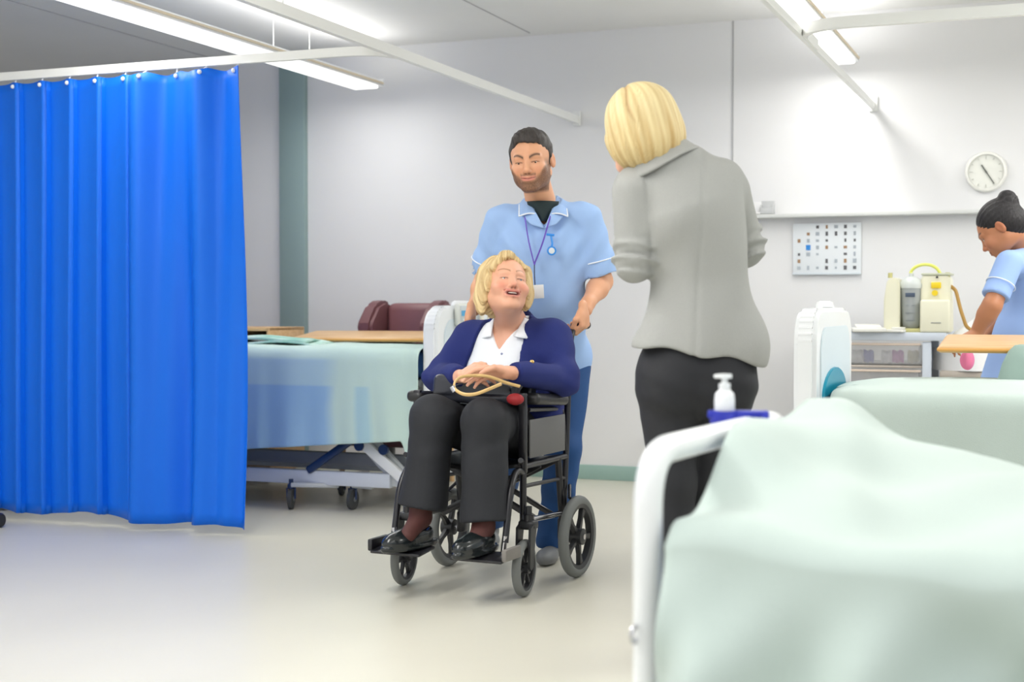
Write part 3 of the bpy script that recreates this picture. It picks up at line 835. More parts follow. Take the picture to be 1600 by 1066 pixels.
# suction machine
def suction():
    p = Vector(trl.location)+U*.12+V*(-.02)
    q = at(1433, 515, 7.45); u_, v_, _ = to_room(q); p = room(u_, v_+.06, TH)
    t = thing('suction_machine', 'cream suction machine with clear jar and yellow knob on the trolley', 'suction machine', p, ROOM)
    M_cr = mat('cream_casing', (232, 230, 206), .4); M_cr2 = mat('olive_cream', (196, 192, 132), .45)
    out = [(-.165, .0), (-.165, .17), (-.15, .27), (-.13, .285), (-.10, .285), (-.085, .25), (-.085, 0)]
    MB().prism(out, (0, 0, 0), (1, 0, 0), (0, 0, 1), .22, .006).build('left_tower', M_cr, t)
    out = [(.018, 0), (.018, .285), (.03, .30), (.15, .30), (.165, .28), (.17, 0)]
    MB().prism(out, (0, .02, 0), (1, 0, 0), (0, 0, 1), .18, .006).build('right_tower', M_cr, t)
    MB().box((.094, -.095, .085), (.15, .06, .17), .012, seg=3).build('front_block', M_cr, t)
    MB().box((-.033, .06, .13), (.115, .08, .26), .006).build('jar_bay', M_cr2, t)
    MB().box((-.033, -.03, .01), (.12, .16, .02), .004).build('bay_floor', M_cr2, t)
    MB().box((.095, .02, .303), (.15, .19, .012), .004).build('top_plate', mat('grey_green_lid', (196, 200, 178), .4), t)
    j = MB().lathe([(0, .02), (.036, .02), (.044, .03), (.056, .225), (.058, .235), (.054, .235), (.042, .04), (0, .034)], (-.033, -.04, 0), n=28).build('jar', mat('clear_jar', (214, 220, 222), .12, alpha=.42), t)
    MB().lathe([(.060, .230), (.062, .25), (.05, .275), (.03, .288), (.012, .292), (.012, .31), (0, .31)], (-.033, -.04, 0), n=28).build('lid', mat('clear_lid', (222, 228, 226), .2, alpha=.8), j)
    MB().box((-.033, -.094, .195), (.05, .006, .022), .002).build('label_strip', mat('jar_label', (70, 84, 104), .5), j)
    for z in (.06, .10, .14): MB().box((-.033, -.088, z), (.05, .004, .004)).build('scale_mark', mat('mark_grey', (130, 136, 140), .5), j)
    MB().cyl((.09, -.072, .165+.04), (.09, -.095, .165+.04), .015, 20).build('knob', mat('yellow_plastic', (236, 206, 34), .35), t)
    g = MB().box((.095, -.074, .245), (.05, .012, .032), .004).build('gauge', mat('yellow_plastic', (236, 206, 34), .35), t)
    MB().cyl((.10, -.08, .287), (.10, -.074, .287), .006, 12).build('indicator', M_black, t)
    MB().box((.1, -.127, .05), (.05, .002, .003)).build('nameplate', M_grey, t)
    MB().tube([(-.03, -.04, .30)]+[Vector((.035-.075*math.cos(a), -.03, .30+.055*math.sin(a))) for a in [PI*i/14 for i in range(1, 14)]]+[(.115, 0, .30), (.125, .0, .285)], .0085, 10).build('suction_hose', mat('yellow_green_hose', (222, 226, 110), .3), t)
    MB().tube(rounded([(.165, -.02, .24), (.19, -.03, .22), (.215, -.04, .12), (.245, -.05, .03), (.27, -.04, .012)], .03), .0095, 10).build('power_cord', mat('ochre_hose', (176, 136, 66), .4), t)
    for sx in (-.14, .15): MB().cyl((sx, -.05, .285), (sx, -.05, .312), .012, 12).build('cap', M_cr2, t)
    for x, y in ((-.14, -.09), (-.14, .09), (.14, -.09), (.14, .09)): MB().cyl((x, y, -.0), (x, y, .004), .01).build('foot', M_black, t)
suction()
# papers and tray left of the machine
q = at(1352, 515, 7.42); u_, v_, _ = to_room(q)
o = MB().box((0, 0, .012), (.17, .20, .022), .006).box((0, 0, .030), (.13, .17, .012), .004, rotmM(4)).build('instrument_tray', mat('white_tray', (232, 232, 226), .4)); place(o, room(u_, v_+.10, TH), ROOM+.2); tag(o, 'flat white tray with a lid lying on the trolley left end', 'tray')
o = MB().box((0, 0, .008), (.09, .08, .015), .004).box((.01, 0, .022), (.06, .05, .010), .004).build('gauze_pack', mat('white_tray2', (238, 238, 232), .5)); place(o, room(u_+.15, v_+.08, TH), ROOM-.3); tag(o, 'small white pack between the tray and the suction machine', 'pack')

# linen bin with a white bag
def bin_():
    q = at(1508, 590, 7.35); u_, v_, _ = to_room(q)
    t = thing('linen_bin', 'grey brown linen bin with brown sides right of the trolley', 'bin', room(u_+.06, v_+.22, 0), ROOM)
    MB().box((0, 0, .40), (.36, .40, .60), .02).build('body', mat('taupe_plastic', (158, 148, 138), .5), t)
    MB().box((0, 0, .715), (.38, .42, .04), .012).build('rim', mat('taupe_rim', (188, 178, 166), .45), t)
    for sx in (-1, 1):
        for sy in (-1, 1): castor(t, sx*.14, sy*.16, .04, 0)
    def fn(i, j):
        a = 2*PI*i; r = .19*math.sin(PI*min(1, .5+j*.5))**.6*(1+.07*math.sin(a*5)+.05*math.sin(a*3+j*5))
        if j < .35: r = .21*(1+.03*math.sin(a*7))
        z = .735+.265*j**.8+.01*math.sin(a*4)*j; r = max(r*(1 if j < .35 else math.cos((j-.35)/.65*PI/2)**.55), .001)
        return (r*math.cos(a)*1.0, r*math.sin(a)*1.05, z)
    o = MB().grid(fn, 60, 24).build('linen_bag', mat('white_linen', (240, 240, 240), .8, bump=.2, bscale=30), angle=80); place(o, room(u_+.03, v_+.22, 0), ROOM)
    tag(o, 'white linen bag bulging out of the bin beside the nurse\'s arm', 'bag')
bin_()

# wall calendar
def calendar():
    a = on_wall(1240, 350); b = on_wall(1346, 429); ua, va, za = to_room(a); ub, _, zb = to_room(b)
    W = ub-ua; H = za-zb
    t = thing('wall_calendar', 'white wall planner with rows of small dark marks under the ledge', 'calendar', room((ua+ub)/2, -.012, (za+zb)/2), ROOM)
    MB().box((0, 0, 0), (W, .014, H), .003).build('board', mat('board_white', (226, 231, 235), .4), t)
    MB().box((0, -.010, -H/2+.005), (W+.004, .012, .012), .003).build('bottom_rail', mat('rail_grey', (206, 214, 220), .4), t)
    rnd = random.Random(3); I_dk = mat('ink_dark', (96, 96, 100), .6); I_br = mat('ink_brown', (162, 128, 96), .6); I_bl = mat('ink_blue', (44, 134, 212), .5); I_lt = mat('ink_pale', (170, 178, 186), .6)
    cols = [-.0, 1, 2, 3, 4, 5, 6]
    for c in range(7):
        for r in range(7):
            x = -W/2+.036+c*(W-.072)/6; z = H/2-.022-r*(H-.05)/6.3
            if rnd.random() < .12 or (c == 1 and r in (0,)) or (c == 0 and r < 2): continue
            wd = .010+.011*rnd.random(); ht = .012+.013*rnd.random()
            if c == 1 and r == 3: m_ = I_bl; wd, ht = .026, .030
            elif c == 1 and r == 4: m_ = I_lt; wd, ht = .022, .022
            else: m_ = I_br if rnd.random() < .2 else I_dk if rnd.random() < .6 else I_lt
            MB().box((x, -.0085, z), (wd, .003, ht)).build('printed_mark', m_, t)
calendar()
def clock():
    c = on_wall(1541, 269); u_, v_, z_ = to_room(c)
    t = thing('wall_clock', 'round white wall clock above the bending nurse', 'clock', room(u_, -.001, z_), ROOM); R = .113
    MB().lathe([(0, 0), (R, 0), (R, .02), (R-.006, .034), (R-.016, .038), (R-.018, .030), (R-.02, .03)], (0, 0, 0), (0, -1, 0), 48).build('rim', mat('clock_rim', (234, 234, 228), .35), t)
    MB().lathe([(0, .026), (R-.018, .026), (R-.018, .024), (0, .024)], (0, 0, 0), (0, -1, 0), 48).build('dial', mat('clock_dial', (226, 227, 220), .5), t)
    for k in range(12):
        a = k*PI/6; r1 = R-.026; r0 = r1-(.012 if k % 3 else .018)
        MB().bar((r0*math.sin(a), -.028, r0*math.cos(a)), (r1*math.sin(a), -.028, r1*math.cos(a)), .002, .004, 0, (0, 1, 0)).build('hour_mark', mat('mark_grey2', (178, 180, 172), .5), t)
    M_h = mat('hand_dark', (104, 108, 102), .5)
    for ang, ln, wd in ((math.radians(147), .080, .006), (math.radians(-32), .045, .008)):
        MB().bar((-.012*math.sin(ang), -.031, -.012*math.cos(ang)), (ln*math.sin(ang), -.031, ln*math.cos(ang)), .003, wd, 0, (math.cos(ang), 0, -math.sin(ang))).build('hand', M_h, t)
    MB().cyl((0, -.026, 0), (0, -.034, 0), .006, 14).build('pivot', M_h, t)
clock()

# dark wheeled base seen under the curtain
def stand():
    c = at(-45, 803, 7.62); t = thing('wheeled_stand', 'black wheeled stand base showing under the blue curtain at left', 'stand', (c.x, c.y, 0), ROOM)
    MB().box((0, 0, .055), (.68, .20, .05), .015).build('base_plate', M_black, t)
    MB().cyl((-.1, 0, .08), (-.1, 0, 1.2), .018).build('pole', M_grey, t)
    q = loc_of(t, at(-2, 830, 6.86))
    MB().bar((-.2, -.05, .034), (q.x, q.y, .034), .03, .018, .004).build('leg', M_black, t)
    mb = MB().lathe([(0, -.02), (.03, -.02), (.036, -.012), (.036, .012), (.03, .02), (0, .02)], (q.x, q.y, .036), (1, .1, 0), 20).cyl((q.x, q.y, .03), (q.x, q.y, .060), .012)
    mb.build('castor', M_black, t)
    for x in (-.3, .3): MB().cyl((x, -.04, .025), (x, .04, .025), .025).build('castor', M_black, t)
stand()
# ================================================================= WHEELCHAIR
WC = thing('wheelchair', 'black transit wheelchair with grey side panel carrying the seated woman', 'wheelchair', (0, 5.735, 0), math.radians(-25.5))
CR = math.radians(-25.5)
def CL(x, y, z):
    "chair-local -> world"
    return Vector((x*math.cos(CR)-y*math.sin(CR), 5.735+x*math.sin(CR)+y*math.cos(CR), z))
def build_chair(t):
    M_f = mat('chair_frame_black', (27, 27, 32), .35, coat=.2)
    M_tyre = mat('grey_tyre', (118, 121, 120), .6); M_rim = mat('wheel_black', (44, 45, 48), .4); M_pad = mat('pad_vinyl', (38, 38, 40), .38)
    M_panel = mat('side_panel_grey', (98, 98, 98), .55)
    def wheel(x, y, r, wd, nsp, name, ax=(1, 0, 0)):
        A = Vector(ax).normalized()
        w_ = MB().lathe([(r*.80, -wd*.42), (r*.70, -wd*.30), (r*.70, wd*.30), (r*.80, wd*.42)], (x, y, r), A, 36, closed=True)
        w_.lathe([(.012, -wd*.7), (r*.20, -wd*.6), (r*.20, wd*.6), (.012, wd*.7)], (x, y, r), A, 20)
        X = A.orthogonal().normalized(); Y = A.cross(X); c = Vector((x, y, r))
        for k in range(nsp):
            a = 2*PI*k/nsp+.35; d = X*math.cos(a)+Y*math.sin(a); n_ = A.cross(d)
            out = [(r*.12, -r*.085), (r*.45, -r*.05), (r*.74, -r*.10), (r*.74, r*.10), (r*.45, r*.05), (r*.12, r*.085)]
            w_.prism(out, c, d, n_, wd*.45, .002)
        w0 = w_.build(name, M_rim, t)
        prof = [(r-wd*.5+wd*.5*math.cos(a), wd*.5*math.sin(a)) for a in [2*PI*i/14 for i in range(14)]]
        prof = [(max(p, r*.79), q) for p, q in prof]
        MB().lathe(prof, (x, y, r), A, 44, closed=True).build('tyre', M_tyre, w0)
        MB().cyl(c-A*wd*.75, c+A*wd*.75, r*.07, 12).build('axle_cap', M_chrome, w0)
    for s in (-1, 1):
        wheel(s*.287, 0, .162, .042, 5, 'rear_wheel')
        wheel(s*.255, -.43, .106, .034, 6, 'front_castor', (1, .10, 0))
        # fork
        cx, cy = s*.255, -.43
        for k in (-1, 1):
            out = [(-.018, .0), (.0, -.012), (.018, 0), (.034, .09), (.048, .145), (.02, .165), (-.01, .15)]
            MB().prism(out, (cx+k*.026, cy, .106), (0, 1, 0), (0, 0, 1), .010, .003).build('fork', M_rim, t)
        MB().box((cx, cy+.036, .262), (.068, .05, .035), .012, seg=3).cyl((cx, cy+.036, .26), (cx, cy+.036, .33), .014).build('fork_crown', M_rim, t)
        x = s*.225
        f = MB()
        f.cyl((cx, cy+.036, .245), (cx, cy+.036, .30), .022, 14)
        f.tube([(x, -.375, .26), (x, -.375, .50)], .0135).build('front_post', M_f, t)
        MB().box((x, -.375, .60), (.030, .022, .30), .005).build('armrest_post', M_f, t)
        MB().cyl((x, -.375, .25), (cx, cy+.036, .29), .015).build('castor_bracket', M_f, t)
        MB().tube(rounded([(x, .0, .22), (x, .03, .50), (x, .055, .80), (x, .085, .985), (x, .24, .995)], .05, 6), .0125, 12).build('push_tube', M_f, t)
        MB().tube([(x, .115, .993), (x, .245, .996)], [.018, .0175], 14).ball((x, .245, .996), (.0175, .012, .0175)).build('hand_grip', M_rubber, t)
        MB().tube([(x, -.375, .475), (x, .03, .475)], .0125).build('seat_rail', M_f, t)
        MB().tube([(x, -.375, .27), (x, .012, .25)], .0115).build('lower_rail', M_chrome if s > 0 else M_f, t)
        MB().tube([(x, -.37, .40), (x, .02, .39)], .008).build('middle_rail', M_f, t)
        MB().tube([(x, -.05, .475), (x, .0, .165)], .014).build('rear_post', M_f, t)
        MB().tube([(x-s*.01, 0, .162), (s*.287, 0, .162)], .012).build('axle', M_chrome, t)
        MB().box((x, .0, .19), (.03, .06, .09), .01).build('axle_plate', M_f, t)
        # armrest
        MB().tube(rounded([(x+s*.005, -.34, .685), (x+s*.005, -.02, .668), (x+s*.005, .01, .50)], .03), .009, 10).build('armrest_rail', M_f, t)
        rot = Matrix.Rotation(math.radians(-4), 3, 'X')
        MB().box((x+s*.012, -.19 if s > 0 else -.24, .716), (.070, .30, .044), .019, rot, 4).build('armrest_pad', M_pad, t)
        MB().box((x+s*.012, -.18, .575), (.008, .33, .145), .004).build('side_panel', M_panel if s > 0 else M_f, t)
        # foot rest
        hx = s*.232
        MB().tube(rounded([(x, -.37, .45), (x, -.44, .47), (hx, -.50, .40), (hx, -.545, .215)], .05, 8), .0125, 12).build('footrest_hanger', M_f, t)
        MB().tube([(hx, -.545, .24), (hx-s*.008, -.548, .165)], .0105).build('footrest_stem', M_chrome, t)
        MB().box((hx-s*.095+s*.03, -.595, .168), (.21, .125, .012), .005, Matrix.Rotation(math.radians(6), 3, 'X')).build('footplate', M_f, t)
        MB().box((hx+s*.045, -.585, .185), (.02, .13, .045), .006).build('footplate_edge', M_f if s < 0 else mat('scuffed_grey', (126, 122, 118), .5), t)
        MB().tube(rounded([(x, -.40, .49), (x+s*.015, -.42, .50), (x+s*.02, -.44, .505)], .02), .010).build('release_lever', M_f, t)
        MB().tube([(x+s*.02, .02, .36), (x+s*.045, -.04, .32), (x+s*.05, .0, .30)], .007).build('brake', M_f, t)
    # folding cross brace
    MB().bar((-.215, -.20, .25), (.215, -.20, .465), .012, .028, .004).build('cross_brace', M_f, t)
    MB().bar((.215, -.22, .25), (-.215, -.22, .465), .012, .028, .004).build('cross_brace', M_f, t)
    MB().bar((-.215, -.05, .25), (.215, -.05, .465), .012, .022, .004).build('cross_brace', M_f, t)
    MB().bar((.215, -.07, .25), (-.215, -.07, .465), .012, .022, .004).build('cross_brace', M_f, t)
    MB().cyl((0, -.23, .357), (0, -.03, .357), .008).build('pivot_bolt', M_chrome, t)
    def seatfn(i, j):
        x = (i-.5)*.44; return (x, -.40+.42*j, .478-.018*math.cos(x/.22*PI/2))
    MB().grid(seatfn, 14, 8).build('seat', M_pad, t, solid=.012)
    MB().grid(lambda i, j: ((i-.5)*.44, .045+.035*j+.03*math.cos((i-.5)*PI), .52+.40*j), 14, 10).build('backrest', M_pad, t, solid=.012)
build_chair(WC)
# ================================================================= PEOPLE
def rgb(c): return np.array(lin(c), dtype=np.float32)
class Head:
    """face built in its own axes: x to the photo's right, -y out of the face, z up; origin between the ears"""
    def __init__(s, c, rx=0, ry=0, rz=0, sc=1.0, p=None):
        s.c = nv(c); s.R = rotm(rx, ry, rz); s.sc = sc
        s.p = dict(jaw=1.0, smile=0.0, nose=1.0, open_=0.0, cheek=1.0, chin=1.0, width=1.0, fat=0.0, lid=0.0); s.p.update(p or {})
    def loc(s, P): return ((P-s.c)@s.R)/s.sc
    def w(s, x, y, z): return Vector((s.R@nv((x, y, z))*s.sc+s.c).tolist())
    def sdf(s, P):
        q = s.loc(P); p = s.p; wd = p['width']
        ax = q.copy(); ax[:, 0] = np.abs(ax[:, 0])            # mirrored
        d = E(q, (0, .018, .040), (.076*wd, .094, .080))
        d = smin(d, E(q, (0, -.030, -.005), (.064*wd, .066, .085)), .03)
        d = smin(d, E(ax, (.034*wd, -.012, -.052), (.030*p['jaw']+.004*p['fat'], .058, .044)), .028)
        d = smin(d, C(ax, (.054*p['jaw'], .004, -.048), (.016, -.066, -.094), .016, .017*p['chin']), .030)
        d = smin(d, E(q, (0, -.074, -.094), (.021*p['chin'], .018, .018)), .018)
        if p['fat'] > .5: d = smin(d, E(q, (0, -.040, -.092), (.046, .045, .026)), .025)
        d = smin(d, C(ax, (.012, -.086, .024), (.044, -.074, .020), .010, .008), .014)       # brow ridge
        d = smax(d, -E(ax, (.031, -.100, .000), (.019, .017, .013)), .012)                    # sockets
        d = smin(d, E(ax, (.043, -.064, -.030), (.024*p['cheek'], .024, .022)), .022)         # cheeks
        d = smin(d, C(q, (0, -.084, .012), (0, -.107*1.0, -.026), .0070, .0105*p['nose']), .010)
        d = smin(d, E(q, (0, -.108, -.030), (.0105*p['nose'], .0105, .0095)), .007)
        d = smin(d, E(ax, (.0115*p['nose'], -.099, -.034), (.0070, .009, .0065)), .005)
        d = smax(d, -E(ax, (.0062, -.108, -.0415), (.0032, .0045, .0032)), .002)
        sm = p['smile']; w_ = .025+.006*sm; up = .008*sm; back = .010*sm
        d = smin(d, E(q, (0, -.083, -.060), (.030, .018, .024)), .014)                        # muzzle
        if p['open_']:
            cav = E(q, (0, -.100, -.0615), (w_*.92, .016, .0065+.004*p['open_']))
            cav = smin(cav, E(ax, (w_*.8, -.094+back*.5, -.0590+up), (.006, .010, .003)), .004)
            d = smax(d, -cav, .003)
        lipz = -.0615; go = .0045*p['open_']
        for (za, zb, rr) in ((lipz+.0048+go, .0042, .0040), (lipz-.0052-go*1.3, .0, .0048)):
            d = smin(d, C(ax, (0, -.1000, za), (w_*.62, -.0965+back*.4, za+up*.25), rr, rr*.85), .004)
            d = smin(d, C(ax, (w_*.62, -.0965+back*.4, za+up*.25), (w_, -.088+back, lipz+up), rr*.85, .0015), .004)
        if not p['open_']:
            d = smax(d, -C(ax, (0, -.1060, lipz), (w_*.95, -.0935+back, lipz+up), .0020, .0014), .0025)
        # lids
        d = smin(d, C(ax, (.0195, -.0840-.001*p['lid'], .0062-.0022*p['lid']), (.0440, -.0770-.001*p['lid'], .0050-.0022*p['lid']), .0042+.0016*p['lid'], .0036+.0012*p['lid']), .004)
        d = smin(d, C(ax, (.0200, -.0835, -.0075+.0012*p['lid']), (.0430, -.0775, -.0070+.0012*p['lid']), .0034+.0008*p['lid'], .0032+.0008*p['lid']), .005)
        # ears
        e = E(ax, (.0790*wd, .014, -.004), (.0090, .019, .031), rotm(12, 0, -18))
        e = smax(e, -E(ax, (.0875*wd, .008, .000), (.006, .011, .019), rotm(12, 0, -18)), .004)
        d = smin(d, e, .006)
        return (d*s.sc).astype(np.float32)
    def eyes(s, parent, iris=(92, 62, 40), gaze=(0, -1, 0), close=0.0, world_to=None):
        for sx in (-1, 1):
            c = s.w(sx*.0315, -.0735, -.0005)
            g = (s.R@nv(gaze)); g = Vector((g/np.linalg.norm(g)).tolist())
            mb = MB().lathe([(0, .0001), (.0122, 0)], c, g, 4)   # placeholder removed below
            mb = MB(); r = .0122*s.sc
            prof = [(r*math.sin(a), r*math.cos(a)) for a in [PI*i/16 for i in range(17)]]
            mb.lathe(prof, c, g, 24); e = mb.build('eye', mat('eye_white', (232, 226, 222), .25), parent)
            ir = MB(); prof = [(.0058*s.sc*math.sin(a)*1.0, r*1.002*1.0+.0006-.0012*(math.sin(a))**2) for a in [0, PI/8, PI/4, PI*3/8, PI/2]]
            ir.lathe([(0, r+.0007*s.sc), (.0030*s.sc, r*.985+.0004), (.0056*s.sc, r*.895)], c, g, 20)
            i_ = ir.build('iris', mat('iris_%d_%d_%d' % iris, iris, .2), e)
            MB().lathe([(0, r+.0012*s.sc), (.0024*s.sc, r*.99+.0007*s.sc)], c, g, 16).build('pupil', mat('pupil', (14, 12, 12), .15), i_)
def skin_color(head, base, lips, brow=None, beard=None, flush=(206, 120, 96), dark_eye=(120, 76, 60), lash=None, browz=.021, browt=.0042, hands=None, teeth=False):
    B = rgb(base)
    def f(v):
        q = head.loc(v); n = len(v); ax = np.abs(q[:, 0]); y = q[:, 1]; z = q[:, 2]
        col = np.tile(B, (n, 1)); near = ((q**2).sum(1) < .165**2)
        def blend(mask, c):
            nonlocal col
            m = (np.clip(mask, 0, 1)*near)[:, None]; col = col*(1-m)+rgb(c)*m
        rr = np.random.RandomState(1).rand(n)
        face = (y < -.03)
        blend(face*np.exp(-(((ax-.042)/.020)**2+((z+.030)/.018)**2))*.45, flush)
        blend(face*np.exp(-(((ax)/.014)**2+((z+.032)/.012)**2))*.30, flush)
        ear = (ax > .076)*np.exp(-(((z+.0)/.04)**2)); blend(ear*.3, flush)
        if beard is not None:
            # jaw, chin and moustache area
            jaw = np.clip((-.040-z+np.maximum(0, (ax-.046))*1.5)/.012, 0, 1)*np.clip((z+.125)/.012, 0, 1)*(y < .02)
            must = np.exp(-((z+.049-.10*np.maximum(ax-.012, 0))/.0062)**2*.9)*(ax < .030)*(y < -.06)
            side = (ax < .0745)*np.clip((ax-.058)/.008, 0, 1)*np.clip((.015-z)/.02, 0, 1)*np.clip((.020-y)/.012, 0, 1)*(y > -.06)
            lipm = np.exp(-((ax/.026)**4+((z+.060)/.0115)**4))*(y < -.07)
            cl = np.exp(-(((ax-.030)/.018)**2+((z+.045)/.014)**2))
            b = np.clip(np.maximum(np.maximum(jaw*(1-.85*cl), must), side*.7)-lipm, 0, 1)*(.72+.28*rr)*np.where(ax > .074, 0, 1)
            b = b*np.where(ax < .006, 1, 1)
            blend(b*.93, beard)
        up = .008*head.p['smile']; w_ = .025+.006*head.p['smile']; go = .0045*head.p['open_']
        lm = np.exp(-((ax/(w_*.95))**6+((z+.0615-up*(ax/w_)**2)/(.0085+go*1.6))**4))*(y < -.080)
        blend(lm*.85, lips)
        if head.p['open_']:
            inner = np.exp(-((ax/(w_*.85))**4+((z+.0610-up*.6*(ax/w_)**2)/(.0060))**4))*(y < -.072)*(y > -.0985)
            blend(inner, (86, 34, 34))
        else:
            ml = np.exp(-(((z+.0615-up*(ax/w_)**1.5)/.0016)**2))*(ax < w_)*(y < -.078); blend(ml*.75, (96, 44, 40))
        if brow is not None:
            zb = browz+.010*np.sin(np.clip((ax-.012)/.040, 0, 1)*PI*.78)
            bm = np.exp(-((z-zb-.003)/(browt*(1.15-.5*np.clip((ax-.02)/.03, 0, 1))))**2)*(ax > .011)*(ax < .051)*(y < -.05)
            blend(bm*.95, brow)
        es = np.exp(-(((ax-.0315)/.017)**2+((z-.001)/.0085)**2))*(y < -.06); blend(es*.28, dark_eye)
        if lash is not None:
            lz = .0032-.0036*head.p['lid']+.0020*np.cos((ax-.0315)/.014*PI/2)
            lm2 = np.exp(-((z-lz)/.0015)**2)*(ax > .017)*(ax < .047)*(y < -.065); blend(lm2*.9, lash)
        nost = np.exp(-(((ax-.0062)/.0042)**2+((z+.0415)/.0034)**2))*(y < -.09); blend(nost*.8, (92, 48, 40))
        return col
    return f
def hand_sdf(P, wrist, d, side, palm, curl=(.5, .5, .5, .5), L=.085, spread=.02, r=.0082, thumb=1, tcurl=.5, fl=None, k=.006):
    """wrist point, d = direction of the palm, side = towards the thumb, palm = normal out of the palm.
       four fingers bend towards `palm`; the thumb leaves the side near its base"""
    w_ = nv(wrist); d = nv(d); d /= np.linalg.norm(d); pn = nv(palm); pn = pn-d*(pn@d); pn /= np.linalg.norm(pn)
    sd = nv(side); sd = sd-d*(sd@d)-pn*(sd@pn); sd /= np.linalg.norm(sd)
    R = np.stack([sd, pn, d], 1)
    D = E(P, w_+d*L*.52, (.040, .0155, L*.60), R)
    D = smin(D, C(P, w_-d*.02, w_+d*.02, .024, .026, pn, 1.35), .015)
    D = smin(D, E(P, w_+d*L*.35+sd*.020+pn*.006, (.017, .014, .032), R), .010)
    lens = [(.040, .026, .020), (.045, .029, .021), (.041, .027, .020), (.032, .021, .018)]
    for i in range(4):
        o = (1.5-i)*.0195
        a = w_+d*(L*.98-abs(i-1.2)*.004)+sd*o
        fd = d+sd*(1.5-i)*spread; fd /= np.linalg.norm(fd)
        ang = 0; pts = [a-d*.02, a]; c = curl[i]
        for j, ln in enumerate(lens[i]):
            ang += c*(1.15, 1.35, .8)[j]
            pts.append(pts[-1]+(fd*math.cos(ang)+pn*math.sin(ang))*ln)
        rr = r*(1-.06*(i == 3))
        f = chain(P, pts, [rr*1.05, rr*1.08, rr, rr*.92, rr*.78], .004)
        D = smin(D, f, k)
    if thumb:
        a = w_+d*L*.22+sd*.026+pn*.006
        t1 = a+(d*.62+sd*.62+pn*.35*tcurl)*.036
        t2 = t1+(d*.88+sd*(.25-.5*tcurl)+pn*.55*tcurl)*.031
        t3 = t2+(d*.85-sd*.5*tcurl+pn*.55*tcurl)*.024
        D = smin(D, chain(P, [a, t1, t2, t3], [.0145, .0115, .0098, .0082], .005), .009)
    return D
def noise3(P, s, seed=0):
    rs = np.random.RandomState(seed); out = 0
    for i in range(5):
        k = rs.randn(3); k = k/np.linalg.norm(k)*s*(.7+.6*rs.rand()); out = out+np.sin(P@nv(k)+rs.rand()*6.28)
    return out/3.0
def hair_color(base, dark, seed=0, freq=90, axis=(0, 0, 1), head=None, root=None):
    def f(v):
        q = head.loc(v); a = np.arctan2(q[:, 0], q[:, 1]+.02)
        s = np.sin(a*31+np.sin(q[:, 2]*22)*1.3+seed)*.5+np.sin(a*67+q[:, 2]*14)*.35+np.sin(a*13+seed*2)*.4
        t = np.clip(.5+.42*s, 0, 1)[:, None]
        c = rgb(base)*(1-t*.75)+rgb(dark)*t*.75
        if root is not None:
            m = np.exp(-(q[:, 0:1]-.004)**2/.006**2)*(q[:, 2:3] > .07)*.7; c = c*(1-m)+rgb(root)*m
        return c
    return f
M_skin = mat('skin', (220, 160, 130), .48, vcol=True, sss=.06)
M_hairv = mat('hair', (120, 90, 60), .55, vcol=True, bump=.5, bscale=150, stretch=(1, 1, .25))

